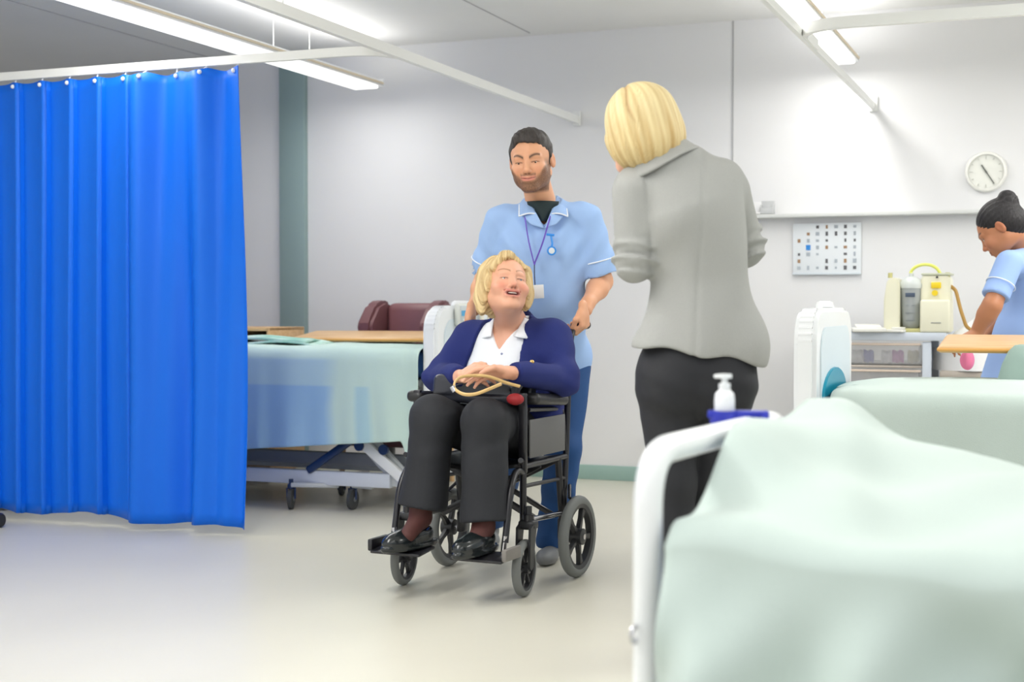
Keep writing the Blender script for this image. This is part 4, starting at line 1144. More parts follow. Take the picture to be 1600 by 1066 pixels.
# ----------------------------------------------------------------- the seated woman
def seated_woman():
    base = CL(0, 0, 0)
    t = thing('person', 'seated blond person in navy cardigan and white shirt, laughing upwards', 'person', CL(0, -.15, 0), CR)
    W2L = np.array((Matrix.Translation(t.location) @ Matrix.Rotation(CR, 4, 'Z')).inverted())
    H = Head(at(790, 448, 5.60), rx=-19, ry=6, rz=16, sc=1.05, p=dict(smile=1.25, open_=.95, cheek=1.12, fat=.3, jaw=1.0, nose=1.05, width=1.0, lid=.8))
    V3 = lambda v: nv(v)
    neck0 = CL(0, .0, 1.00); 
    shL, shR = CL(-.185, -.01, .935), CL(.185, -.01, .945)
    elL, elR = CL(-.270, -.125, .785), CL(.272, -.10, .790)
    wrL, wrR = at(722, 588, 5.36), at(792, 582, 5.245)
    hipL, hipR = CL(-.09, -.13, .575), CL(.09, -.13, .575)
    knL, knR = CL(-.088, -.50, .650), CL(.125, -.50, .650)
    anL, anR = CL(-.118, -.545, .285), CL(.145, -.545, .265)
    # --- hands: fingers interlaced over the bag
    dR = Vector(at(722, 583, 5.27))-Vector(at(792, 582, 5.245)); dL = Vector(at(778, 573, 5.235))-wrL
    def body(P):
        d = H.sdf(P)
        d = smin(d, C(P, H.w(0, .026, -.055), CL(0, .005, 1.005), .052, .060), .022)
        d = smin(d, C(P, H.w(0, -.02, -.085), CL(.0, -.018, 1.00), .040, .050), .03)
        d = smin(d, E(P, CL(0, -.012, .895), (.145, .116, .105), rotm(0, 0, -25.5)), .05)
        d = smin(d, E(P, CL(0, -.03, .72), (.16, .12, .18), rotm(0, 0, -25.5)), .05)
        for (s, e, w_) in ((shL, elL, wrL), (shR, elR, wrR)):
            d = smin(d, C(P, s, e, .052, .040), .03); d = smin(d, C(P, e, w_, .040, .025), .02)
        for (h, k_, a_) in ((hipL, knL, anL), (hipR, knR, anR)):
            d = smin(d, C(P, h, k_, .075, .055), .04); d = smin(d, C(P, k_, a_, .050, .034), .03)
            toe = Vector(a_)+CL(0, -.10, 0)-CL(0, 0, 0)+Vector((0, 0, -.055))
            d = smin(d, C(P, a_, toe, .034, .024), .02)
        hr = hand_sdf(P, wrR, dR, (0, -.15, 1), (0, -.5, -.6), (.22, .25, .30, .35), L=.080, spread=.02, tcurl=.6)
        hl = hand_sdf(P, wrL, dL, (0.1, -.3, 1), (.15, .75, -.6), (.42, .45, .48, .5), L=.078, spread=.03, tcurl=.3)
        d = smin(d, hr, .006); d = smin(d, hl, .003)
        return d.astype(np.float32)
    hc = H.c; lo = (-.62, 4.85, .12); hi = (.50, 6.05, 1.32)
    fine = ([(hc[0]-.11, hc[0]+.11, .0030), (wrL[0]-.04, wrR[0]+.03, .0032)],
            [(hc[1]-.14, hc[1]-.02, .0034), (5.14, 5.44, .0036)],
            [(hc[2]-.135, hc[2]+.125, .0028), (wrR[2]-.07, wrL[2]+.08, .0034)])
    sk = skin_color(H, (228, 172, 144), (196, 104, 98), brow=(150, 104, 72), flush=(222, 116, 96), dark_eye=(150, 90, 74), lash=(84, 56, 46), browt=.0028, browz=.024)
    sdf_obj('body', body, lo, hi, .0095, M_skin, t, fine, sk, world_to=W2L)
    H.eyes(t, (96, 110, 120), gaze=(.25, -1, .2))
    for o in [c for c in bpy.data.objects if c.parent == t and c.name.startswith('eye')]:
        o.matrix_parent_inverse = t.matrix_basis.inverted()
    def wpart(mb, name, m, par=t, **k):
        o = mb.build(name, m, par, **k); o.matrix_parent_inverse = t.matrix_basis.inverted(); return o
    # teeth
    pts = [H.w(.019*math.sin(a), -.0905+.010*(1-math.cos(a*.9)), -.0560+.0035*(1-math.cos(a))) for a in np.linspace(-1.15, 1.15, 11)]
    wpart(MB().tube(pts, .0034, 8, r2=.0036), 'teeth', mat('teeth', (240, 236, 226), .25))
    # --- hair: loose bob, swept back from the forehead
    def hair(P):
        q = H.loc(P); a = np.arctan2(q[:, 0], q[:, 1]+.02)
        d = E(q, (0, .030, .044), (.092, .096, .086))
        d = smin(d, E(q, (0, .05, -.02), (.096, .075, .085)), .03)
        ax = q.copy(); ax[:, 0] = np.abs(q[:, 0])
        d = smin(d, E(ax, (.076, .014, .008), (.026, .046, .066)), .03)
        d = smin(d, E(q, (-.084, .030, -.060), (.024, .038, .055)), .025)
        d = smin(d, E(q, (.082, .005, -.040), (.022, .030, .050)), .02)
        # fringe swept to the side
        d = smin(d, C(q, (-.020, -.046, .100), (-.070, -.052, .050), .022, .012), .015)
        d = smin(d, C(q, (.008, -.050, .100), (.064, -.048, .062), .020, .012), .012)
        d = smin(d, C(q, (-.002, -.056, .106), (-.022, -.078, .088), .015, .007), .012)
        face = E(q, (.004, -.105, -.018), (.068, .100, .102))
        d = smax(d, -face, .008)
        top = np.clip((.115-q[:, 2])/.05, .15, 1); d = d+top*.0030*np.sin(a*22+q[:, 2]*18+np.sin(q[:, 2]*40))+.0018*np.sin(a*58-q[:, 2]*30+2*np.sin(q[:, 2]*35))+.0075*noise3(q, 42, 3)+.0012*noise3(q, 160, 13)
        d = smax(d, -(H.sdf(P)/1.0+.004), .002)
        # open at the neck
        d = smax(d, -E(q, (0, -.015, -.12), (.060, .075, .06)), .01)
        return d.astype(np.float32)
    sdf_obj('hair', hair, tuple(hc-.16), tuple(hc+.17), .0030, M_hairv, t, ((), (), ()), hair_color((238, 214, 162), (168, 130, 78), 1, head=H), world_to=W2L)
    # --- white blouse with an open collar
    Rz = rotm(0, 0, -25.5)
    def torso(P, g=0):
        d = E(P, CL(0, -.005, .865), (.205+g, .135+g, .165+g), Rz)
        d = smin(d, E(P, CL(0, -.045, .70), (.200+g, .165+g, .20+g), Rz), .06)
        d = smin(d, C(P, CL(-.15, .0, .935), CL(.15, .0, .945), .060+g, .060+g), .04)
        d = smin(d, C(P, CL(0, .03, .90), CL(0, .02, 1.015), .10+g, .066+g), .04)
        return d
    vee = [CL(-.062, -.2, 1.06), CL(.066, -.2, 1.06), CL(.015, -.2, .885)]
    def inV(P, top_l, top_r, bot):
        "negative inside the V cut seen from the chair's front"
        q = (P-V3(base))@Rz
        def half(a, b):
            a = (a[0], a[2]); b = (b[0], b[2]); n_ = (b[1]-a[1], -(b[0]-a[0])); L_ = math.hypot(*n_)
            return ((q[:, 0]-a[0])*n_[0]+(q[:, 2]-a[1])*n_[1])/L_
        d = np.maximum(half(bot, top_l), half(top_r, bot)); d = np.maximum(d, q[:, 1]-.02)
        return d
    def blouse(P):
        d = torso(P, -.004)
        d = d+.003*noise3(P, 38, 5)
        q = (P-V3(base))@Rz; v = np.maximum((.900+1.55*np.abs(q[:, 0]-.006)-q[:, 2])/1.84, q[:, 1]-.0)
        d = smax(d, -v, .004)
        d = np.maximum(d, PL(P, CL(0, 0, 1.035), (0, 0, 1)))
        d = np.maximum(d, PL(P, CL(0, 0, .54), (0, 0, -1)))
        return d.astype(np.float32)
    M_bl = mat('white_blouse', (240, 244, 250), .7, bump=.1, bscale=30)
    blo = sdf_obj('blouse', blouse, (-.30, 5.42, .50), (.30, 6.0, 1.08), .006, M_bl, t, world_to=W2L)
    # collar flaps
    for s in (-1, 1):
        a = CL(s*.066+.003, -.03, 1.028); b = CL(s*.05+.015, -.118, .955); c = CL(s*.098+.012, -.095, .945); d_ = CL(s*.105, .0, 1.002)
        mb = MB(); 
        def fn(i, j, a=a, b=b, c=c, d_=d_): 
            p = (a*(1-i)+b*i)*(1-j)+(d_*(1-i)+c*i)*j; return p+Vector((0, -.010*math.sin(PI*j)-.012, 0))
        wpart(mb.grid(fn, 10, 8), 'collar', M_bl, solid=.004)
    for px, py in ((784, 553), (781, 572)):
        p = surf(blo, px, py, .001)
        if p: wpart(MB().ball(p, (.005, .003, .005), 10), 'button', mat('shirt_button', (150, 160, 190), .3))
    # --- navy cardigan
    def cardigan(P):
        d = torso(P, .010)
        d = smin(d, E(P, CL(0, -.04, .66), (.235, .19, .16), Rz), .05)
        v = inV(P, (-.100, 0, 1.06), (.085, 0, 1.09), (-.02, 0, .60))
        # straight fronts hanging open: V at left, near vertical edge at right
        q = (P-V3(base))@Rz
        left = -.098+(1.03-q[:, 2])*-.18-.045*np.clip((.93-q[:, 2])/.25, 0, 1)
        right = .088+(1.03-q[:, 2])*.06
        opening = np.maximum(np.maximum(left-q[:, 0], q[:, 0]-right), q[:, 1]+.01)
        d = smax(d, -opening, .006)
        d = smax(d, -C(P, CL(0, -.02, 1.12), CL(0, .0, .98), .075, .075), .006)
        for (s, e, w_, wob) in ((shL, elL, wrL, 1), (shR, elR, wrR, 2)):
            s = Vector(s); e = Vector(e); w_ = Vector(w_); cuff = e.lerp(w_, .90)
            a = C(P, s, e, .074, .060); a = smin(a, C(P, e, cuff, .060, .040), .035)
            fd = (cuff-e).normalized(); a = smax(a, PL(P, cuff, fd), .004)
            d = smin(d, a, .045)
        f = .0045*noise3(P, 26, 11)+.0022*noise3(P, 55, 12)
        for (s, e) in ((shL, elL), (shR, elR)):
            m = np.exp(-((((P-V3(e))**2).sum(1))/.012)); f = f+.005*m*np.sin((P-V3(e))@nv((30, 10, 70)))
            sh = np.exp(-((((P-V3(s)+nv((0, 0, .07)))**2).sum(1))/.010)); f = f+.004*sh*np.sin((P-V3(s))@nv((75, 20, 30)))
        d = d+f
        d = np.maximum(d, PL(P, CL(0, 0, .515), (0, 0, -1)))
        return d.astype(np.float32)
    M_nv = mat('navy_knit', (23, 37, 106), .85, bump=.25, bscale=420)
    card = sdf_obj('cardigan', cardigan, (-.52, 5.10, .49), (.48, 6.05, 1.08), .0065, M_nv, t, world_to=W2L)
    p = surf(card, 831, 566, .003) or CL(.118, -.168, .80); wpart(MB().ball(p, (.009, .005, .009), 12), 'gilt_button', mat('gilt', (214, 176, 110), .25, .7))
    # --- dark trousers
    def trousers(P):
        d = E(P, CL(0, -.10, .575), (.19, .15, .105), Rz)
        for (h, k_, a_, s) in ((hipL, knL, anL, -1), (hipR, knR, anR, 1)):
            h = Vector(h); k_ = Vector(k_); a_ = Vector(a_)
            leg = C(P, h, k_, .100, .084, None)
            hem = a_+Vector((0, 0, .050 if s < 0 else .030))+CL(0, .015, 0)-CL(0, 0, 0)
            sh = C(P, k_, hem, .080, .092); sh = smax(sh, PL(P, hem+Vector((0, 0, -.012)), (k_-hem)*-1+Vector((0.06*0, 0, 0))), .004)
            leg = smin(leg, sh, .035)
            d = smin(d, leg, .020)
        f = .0045*noise3(P, 20, 21)+.0026*noise3(P, 44, 22)
        for k_ in (knL, knR):
            w_ = P-nv(k_); r_ = np.sqrt((w_**2).sum(1)); f = f+.0014*np.exp(-((r_-.12)/.05)**2)*np.sin(r_*110+w_[:, 0]*30)*(w_[:, 2] < .03)
        return (d+f).astype(np.float32)
    M_tr = mat('charcoal_trousers', (30, 32, 38), .75, bump=.15, bscale=500)
    sdf_obj('trousers', trousers, (-.55, 4.95, .24), (.40, 5.95, .80), .0065, M_tr, t, world_to=W2L)
    # --- shoes
    M_sh = mat('black_shoe', (24, 30, 32), .22, coat=.3)
    M_sock = mat('dark_tights', (78, 40, 36), .7)
    for (a_, s, yaw) in ((anL, -1, -14), (anR, 1, -4)):
        a_ = Vector(a_); F = (CL(math.sin(math.radians(yaw)), -math.cos(math.radians(yaw)), 0)-CL(0, 0, 0)).normalized()
        Sd = Vector((-F.y, F.x, 0)); R_ = np.stack([nv(Sd), nv(F), nv((0, 0, 1))], 1); zb = .178
        g = Vector((a_.x, a_.y, 0))
        def shoe(P, g=g, F=F, R_=R_, zb=zb, a_=a_):
            d = E(P, g+F*.115+Vector((0, 0, zb+.030)), (.047, .080, .040), R_)
            d = smin(d, E(P, g-F*.005+Vector((0, 0, zb+.042)), (.038, .055, .042), R_), .03)
            d = smin(d, E(P, g+F*.055+Vector((0, 0, zb+.04)), (.040, .06, .040), R_), .03)
            d = smax(d, PL(P, (0, 0, zb+.014), (0, 0, -1)), .006)
            d = smax(d, -C(P, a_+Vector((0, 0, -.025)), a_+Vector((0, 0, .1)), .036, .045), .006)
            so = E(P, g+F*.058+Vector((0, 0, zb+.012)), (.048, .145, .05), R_)
            so = np.maximum(np.maximum(so, PL(P, (0, 0, zb+.020), (0, 0, 1))), PL(P, (0, 0, zb), (0, 0, -1)))
            return np.minimum(d, so-.001).astype(np.float32)
        c = g+F*.06
        sdf_obj('shoe', shoe, (c.x-.19, c.y-.19, .15), (c.x+.19, c.y+.19, .32), .0045, M_sh, t, world_to=W2L)
        toe_ = a_+Vector(CL(0, -.10, 0)-CL(0, 0, 0))+Vector((0, 0, -.055))
        def sock(P, a_=a_, toe_=toe_):
            d = C(P, a_+Vector((0, 0, .12)), a_, .050, .040); d = smin(d, C(P, a_, toe_, .039, .029), .02); return d.astype(np.float32)
        sdf_obj('sock', sock, (a_.x-.19, a_.y-.19, .17), (a_.x+.19, a_.y+.19, .42), .006, M_sock, t, world_to=W2L)
        b = g+F*.10+Vector((0, 0, zb+.066)); wpart(MB().ball(b, (.014, .010, .006), 10), 'shoe_buckle', M_chrome)
    return t, wrL, wrR
WOMAN, wrL_, wrR_ = seated_woman()

# handbag on her lap
def handbag():
    c = CL(.03, -.30, .76)
    t = thing('handbag', 'black leather handbag with tan loop handle on the seated woman\'s lap', 'handbag', c, CR)
    M_l = mat('black_leather', (46, 48, 56), .3, coat=.15)
    W2L = np.array((Matrix.Translation(t.location) @ Matrix.Rotation(CR, 4, 'Z')).inverted())
    Rz = rotm(0, 0, -25.5)
    def bag(P):
        q = (P-nv(c))@Rz
        b = np.abs(q-nv((0, .0, -.005)))-nv((.165, .065, .034)); d = np.sqrt((np.maximum(b, 0)**2).sum(1))+np.minimum(b.max(1), 0)-.018
        d = d+.010*np.sin(q[:, 0]*14+1)*(q[:, 2] > -.02)+.004*noise3(q, 40, 2)
        mouth = E(q, (.155, -.03, -.008), (.060, .045, .026)); d = smax(d, -mouth, .008)
        return d.astype(np.float32)
    sdf_obj('bag_body', bag, tuple(nv(c)-.26), tuple(nv(c)+.26), .006, M_l, t, world_to=W2L)
    def flap(i, j):
        x = -.085+.245*i; y = -.10+.15*j
        return (x, y, .050+.012*math.sin(x*14+1)-.040*(1-j)**2+.006*math.sin(i*9+j*3))
    MB().grid(flap, 24, 12).build('flap', mat('soft_black_leather', (96, 100, 110), .35), t, solid=.004)
    rl = loc_of(t, at(805, 624, 5.235)); MB().ball((rl.x, rl.y, rl.z), (.034, .026, .022), 20).build('red_lining', mat('red_lining', (150, 28, 34), .6), t)
    # tan handle: a loop lying forward over the lap
    L = lambda px, py, Y: loc_of(t, at(px, py, Y))
    pts = [L(812, 604, 5.21), L(790, 598, 5.19), L(765, 589, 5.17), L(745, 587, 5.17), L(722, 589, 5.16), L(711, 597, 5.13), L(711, 608, 5.10), L(724, 616, 5.075), L(742, 616, 5.07), L(762, 609, 5.08), L(783, 600, 5.12)]
    P = []
    for i in range(len(pts)-1):
        p0 = pts[max(i-1, 0)]; p1 = pts[i]; p2 = pts[i+1]; p3 = pts[min(i+2, len(pts)-1)]
        for k in range(5):
            s = k/5; P.append(.5*((2*p1)+(p2-p0)*s+(2*p0-5*p1+4*p2-p3)*s*s+(3*p1-p0-3*p2+p3)*s**3))
    P.append(pts[-1])
    MB().tube(P, .0070, 10, r2=.0045).build('tan_handle', mat('tan_leather', (220, 184, 124), .45), t)
    MB().cyl(pts[6]+Vector((-.012, 0, .008)), pts[6]+Vector((.0, 0, -.01)), .010).build('handle_ring', M_chrome, t)
handbag()

# ----------------------------------------------------------------- the standing man
def man():
    D0 = 5.98
    t = thing('person', 'bearded person in pale blue tunic and blue trousers pushing the wheelchair', 'person', (.13, 6.02, 0), 0)
    W2L = np.array(Matrix.Translation(t.location).inverted())
    H = Head(at(830, 252, 5.90), rx=9, ry=-4, rz=-12, sc=1.07, p=dict(smile=.75, jaw=1.04, chin=1.15, nose=1.1, cheek=.95, lid=.8, width=1.03))
    N = at(848, 318, 5.98); Ch = at(850, 395, 5.98); Pv = at(855, 565, 6.10)
    sL, sR = at(781, 345, 6.02), at(917, 342, 5.97)
    eL, eR = at(757, 440, 6.12), at(941, 440, 6.00)
    gL, gR = CL(-.225, .17, .996), CL(.225, .17, .996)
    wL, wR = gL+Vector((-.025, .06, .085)), gR+Vector((.036, .05, .090))
    hL, hR = Pv+Vector((-.09, 0, -.02)), Pv+Vector((.10, 0, -.02))
    kL, kR = at(806, 690, 6.10), at(880, 700, 5.98)
    aL = Vector((-.10, 6.45, .10)); aR = at(863, 842, 6.02)
    def hand(P, w_, g):
        # the hand wraps the grip: palm over the top, fingers curling down in front
        gd = CL(0, 1, 0)-CL(0, 0, 0); lat = CL(1, 0, 0)-CL(0, 0, 0); s = 1 if g is gR else -1
        d = hand_sdf(P, g+lat*s*.030-gd*.035+Vector((0, 0, .060)), lat*s*.10+Vector((0, 0, -1)), -gd, -lat*s, (.80, .85, .9, .95), L=.066, spread=0, tcurl=.9, r=.0095)
        return d
    def body(P):
        d = H.sdf(P)
        d = smin(d, C(P, H.w(0, .028, -.05), N+Vector((0, .02, -.02)), .058, .064), .025)
        d = smin(d, E(P, Ch+Vector((0, .02, -.02)), (.155, .095, .20)), .05)
        d = smin(d, C(P, N+Vector((-.10, .02, -.07)), N+Vector((.10, .02, -.07)), .055, .055), .05)
        d = smin(d, C(P, Ch+Vector((0, .03, -.15)), Pv, .095, .10), .05)
        for s, e, w_, g in ((sL, eL, wL, gL), (sR, eR, wR, gR)):
            d = smin(d, C(P, s, e, .052, .043), .03)
            m = Vector(e).lerp(Vector(w_), .35)
            d = smin(d, C(P, e, m, .043, .044), .02); d = smin(d, C(P, m, w_, .044, .027), .02)
            lat = (CL(1, 0, 0)-CL(0, 0, 0))*(1 if g is gR else -1)
            d = smin(d, C(P, w_, g+lat*.030+Vector((0, .03, .06)), .027, .025), .02)
        for h, k_, a_ in ((hL, kL, aL), (hR, kR, aR)):
            d = smin(d, C(P, h, k_, .075, .055), .04); d = smin(d, C(P, k_, a_, .052, .035), .03)
        d = smin(d, hand(P, wL, gL), .012); d = smin(d, hand(P, wR, gR), .012)
        return d.astype(np.float32)
    hc = H.c
    fine = ([(hc[0]-.10, hc[0]+.10, .0030), (gR[0]-.06, gR[0]+.09, .0036)], [(hc[1]-.14, hc[1]-.02, .0034), (gR[1]-.08, gR[1]+.08, .004)],
            [(hc[2]-.135, hc[2]+.125, .0028), (gR[2]-.06, gR[2]+.09, .0036)])
    sk = skin_color(H, (222, 164, 128), (206, 122, 110), brow=(54, 38, 32), beard=(92, 64, 48), flush=(216, 142, 108), dark_eye=(130, 84, 66), lash=(48, 34, 30), browt=.0048, browz=.016)
    sdf_obj('body', body, (-.30, 5.55, .04), (.60, 6.62, 1.84), .0095, M_skin, t, fine, sk, world_to=W2L)
    H.eyes(t, (74, 48, 34), gaze=(-.10, -1, -.32))
    inv = t.matrix_basis.inverted()
    inv = Matrix.Translation(t.location).inverted()
    for o in [c for c in bpy.data.objects if c.parent == t and c.name.startswith('eye')]: o.matrix_parent_inverse = inv
    def wpart(mb, name, m, par=t, **k):
        o = mb.build(name, m, par, **k); o.matrix_parent_inverse = inv; return o
    # short dark hair
    def hair(P):
        q = H.loc(P); ax = q.copy(); ax[:, 0] = np.abs(q[:, 0])
        d = E(q, (0, .020, .043), (.0825, .0985, .0860))
        d = smin(d, E(q, (0, -.030, .088), (.060, .050, .038)), .02)
        d = smin(d, E(ax, (.066, .012, .018), (.016, .032, .045)), .015)
        cut = (((np.abs(q[:, 0])/.0635)**3.2+(np.abs(q[:, 2]+.005)/.0800)**3.2+(np.abs(q[:, 1]+.105)/.082)**3.2)**(1/3.2)-1)*.06+.0035*noise3(q, 70, 9)+.002*noise3(q, 190, 10)
        d = smax(d, -cut, .004)
        d = smax(d, -E(ax, (.078, -.055, -.010), (.028, .046, .060)), .006)
        d = np.maximum(d, -(q[:, 2]+.040+.5*np.minimum(q[:, 1], .04)))
        d = smax(d, -E(ax, (.085, .014, -.012), (.016, .022, .032)), .004)
        d = d+.0012*noise3(q, 150, 4)+.0010*np.sin(q[:, 0]*260+q[:, 1]*90+3*np.sin(q[:, 2]*60))
        return d.astype(np.float32)
    sdf_obj('hair', hair, tuple(hc-.14), tuple(hc+.15), .0034, M_hairv, t, ((), (), ()), hair_color((64, 56, 52), (24, 22, 22), 2, head=H), world_to=W2L)
    # dark tee at the neck
    wpart(MB().grid(lambda i, j: N+Vector(((i-.5)*.13*(1.0-.85*j*(1 if j > .2 else .3)), -.075-.020*j-.05*math.cos((i-.5)*2.4)+.045, .005-.085*j)), 12, 8), 'undershirt', mat('dark_green_tee', (28, 44, 46), .8), solid=.006)
    # tunic
    def torso(P, g=0):
        d = E(P, Ch+Vector((0, .015, .02)), (.198+g, .125+g, .185+g))
        d = smin(d, C(P, sL+Vector((.045, .01, .008)), sR+Vector((-.045, .01, .008)), .064+g, .064+g), .05)
        d = smin(d, C(P, N+Vector((0, .02, -.06)), N+Vector((0, .02, -.005)), .095+g, .068+g), .04)
        d = smin(d, E(P, Ch+Vector((.0, .03, -.25)), (.185+g, .125+g, .25+g)), .08)
        d = smin(d, E(P, Pv+Vector((.0, .0, .02)), (.195+g, .135+g, .17+g)), .06)
        return d
    def tunic(P):
        d = torso(P, 0)
        # neck opening
        q = P-nv(N)
        v = np.maximum(np.abs(q[:, 0]-.004)*.92-(q[:, 2]+.105)*.62*.92, q[:, 1]-.0)
        v = np.maximum(v, -(q[:, 2]+.12))
        d = smax(d, -v, .004)
        d = smax(d, -C(P, N+Vector((0, .015, -.03)), N+Vector((0, .0, .12)), .061, .066), .004)
        for s, e in ((sL, eL), (sR, eR)):
            s = Vector(s); e = Vector(e); a_ = (e-s).normalized(); cuff = s+a_*(e-s).length*.88
            r0 = C(P, s, cuff+a_*.03, .066, .078); r0 = smax(r0, PL(P, cuff, a_), .004)
            r0 = smax(r0, -(C(P, cuff, cuff+a_*.08, .068, .072)+.0), .004)
            d = smin(d, r0, .030)
        f = .0022*noise3(P, 17, 31)+.0012*noise3(P, 52, 32)
        m = np.exp(-((P[:, 2]-Ch.z)/.22)**2)
        dv = P-nv(Ch)
        for s, sg in ((sL, 1), (sR, -1)):
            w_ = P-nv(s); r_ = np.sqrt((w_**2).sum(1)); f = f+.0045*np.exp(-((r_-.17)/.09)**2)*np.sin((w_@nv((70*sg, 0, 45))))
        d = d+f
        d = np.maximum(d, PL(P, (0, 0, Pv.z-.085), (0, 0, -1)))
        return d.astype(np.float32)
    M_tu = mat('pale_blue_tunic', (158, 190, 236), .75, bump=.12, bscale=420)
    M_trim = mat('white_piping', (236, 242, 250), .6)
    sdf_obj('tunic', tunic, (-.32, 5.72, .70), (.62, 6.30, 1.62), .0065, M_tu, t, world_to=W2L)
    # collar with white edge
    for s in (-1, 1):
        a = N+Vector((s*.058, .02, .034)); b = N+Vector((s*.030, -.085, -.050)); c = N+Vector((s*.100, -.094, -.062)); d_ = N+Vector((s*.098, .01, -.005))
        def fn(i, j, a=a, b=b, c=c, d_=d_):
            p = (a*(1-i)+b*i)*(1-j)+(d_*(1-i)+c*i)*j; return p+Vector((0, -.020*math.sin(PI*.5*j)*(.3+.7*i)-.012*i, .006*math.sin(PI*j)))
        wpart(MB().grid(fn, 14, 10), 'collar', M_tu, solid=.005)
        edge = [fn(k/12, 1) for k in range(13)]+[fn(1, 1-k/8) for k in range(1, 9)]
        wpart(MB().tube([e+Vector((0, -.004, 0)) for e in edge], .0032, 6), 'collar_piping', M_trim)
        # lapel below
        a = N+Vector((s*.030, -.088, -.046)); b = N+Vector((s*.000+.004, -.118, -.112)); c = N+Vector((s*.052, -.108, -.095)); d_ = N+Vector((s*.086, -.098, -.060))
        wpart(MB().grid(lambda i, j, a=a, b=b, c=c, d_=d_: (a*(1-i)+b*i)*(1-j)+(d_*(1-i)+c*i)*j+Vector((0, -.014*(1-.2*i), 0)), 8, 8), 'lapel', M_tu, solid=.005)
    # white lines on the sleeve cuffs
    for s, e in ((sL, eL), (sR, eR)):
        s = Vector(s); e = Vector(e); a_ = (e-s).normalized()
        X = a_.orthogonal().normalized(); Y = a_.cross(X); c = s+a_*(e-s).length*.66
        ring = [c+(X*math.cos(k*PI/16)+Y*math.sin(k*PI/16))*.0785 for k in range(32)]
        wpart(MB().tube(ring, .0030, 6, closed=True), 'sleeve_piping', M_trim)
    # waist seam piping
    # trousers
    def trousers(P):
        d = E(P, Pv+Vector((0, .01, -.03)), (.165, .115, .13))
        for h, k_, a_, s in ((hL, kL, aL, 0), (hR, kR, aR, 1)):
            h = Vector(h); k_ = Vector(k_); a_ = Vector(a_)
            d = smin(d, C(P, h, k_, .088, .078), .03)
            lowr = C(P, k_, a_+Vector((0, .01, -.01)), .076, .066); lowr = smax(lowr, PL(P, a_+Vector((0, 0, -.035)), (0, 0, -1)), .006)
            fold = .004*np.sin((P@nv((38, 15, 55)))+2*np.sin(P[:, 0]*30)+s)*np.exp(-((P[:, 2]-.22)/.16)**2)
            d = smin(d, lowr+fold, .03)
        return (d+.004*noise3(P, 24, 41)).astype(np.float32)
    sdf_obj('trousers', trousers, (-.30, 5.75, .04), (.50, 6.60, 1.02), .0075, mat('royal_blue_trousers', (16, 70, 128), .7, bump=.15, bscale=300), t, world_to=W2L)
    for a_, yaw in ((aL, 0), (aR, -12)):
        a_ = Vector(a_); F = Vector((math.sin(math.radians(yaw)), -math.cos(math.radians(yaw)), 0)); Sd = Vector((-F.y, F.x, 0)); R_ = np.stack([nv(Sd), nv(F), nv((0, 0, 1))], 1); g = Vector((a_.x, a_.y, 0))
        def shoe(P, g=g, F=F, R_=R_):
            d = E(P, g+F*.12+Vector((0, 0, .030)), (.046, .10, .036), R_)
            d = smin(d, E(P, g-F*.01+Vector((0, 0, .05)), (.042, .06, .055), R_), .03)
            d = smax(d, PL(P, (0, 0, .003), (0, 0, -1)), .004)
            return d.astype(np.float32)
        c = g+F*.05
        sdf_obj('shoe', shoe, (c.x-.17, c.y-.19, -.01), (c.x+.17, c.y+.19, .14), .006, mat('grey_trainer', (120, 122, 124), .5), t, world_to=W2L)
    return t, N, Ch
MAN, mN, mCh = man()
def lanyard():
    t = thing('lanyard', 'purple lanyard with white name card hanging on the blue tunic', 'lanyard', at(838, 400, 5.85), 0)
    W = lambda px, py, Y: Vector(at(px, py, Y))-t.location
    fr = 5.838
    pts = [W(820, 338, 5.87), W(822, 352, fr), W(826, 378, fr-.004), W(834, 410, fr-.006)]
    pts2 = [W(860, 338, 5.87), W(856, 352, fr), W(848, 380, fr-.004), W(836, 410, fr-.006)]
    M_p = mat('purple_ribbon', (112, 84, 196), .6)
    MB().tube(rounded(pts, .05)+[W(835, 414, fr-.006)], .0045, 8, r2=.0016).build('strap', M_p, t)
    MB().tube(rounded(pts2, .05)+[W(835, 414, fr-.006)], .0045, 8, r2=.0016).build('strap', M_p, t)
    MB().tube([W(835, 413, fr-.006), W(835, 428, fr-.002), W(836, 446, fr)], .0022, 6).build('clip_cord', mat('dark_cord', (44, 46, 90), .5), t)
    MB().box(W(838, 456, fr-.004), (.062, .003, .056), .001, Matrix.Rotation(math.radians(-3), 3, 'Y')).build('name_card', mat('card_white', (234, 234, 236), .4), t)
lanyard()
def fob():
    t = thing('fob_watch', 'bright blue fob watch pinned to the tunic chest', 'watch', at(862, 380, 5.845), 0)
    W = lambda px, py, Y: Vector(at(px, py, Y))-t.location
    M_b = mat('fob_blue', (44, 140, 226), .35)
    MB().box(W(860, 367, 5.842), (.034, .006, .010), .003, Matrix.Rotation(.1, 3, 'Y')).tube([W(861, 369, 5.84), W(863, 380, 5.836), W(862, 388, 5.834)], .006, 8, r2=.0025).build('strap', M_b, t)
    c = W(862, 392, 5.835)
    MB().lathe([(0, .004), (.018, .004), (.0195, -.002), (.018, -.006), (.013, -.007), (0, -.004)], c, (0, 1, 0), 24).build('case', M_b, t)
    MB().lathe([(0, -.0075), (.0125, -.0075), (.0125, -.005), (0, -.005)], c, (0, 1, 0), 24).build('dial', mat('watch_dial', (214, 220, 226), .3), t)
fob()
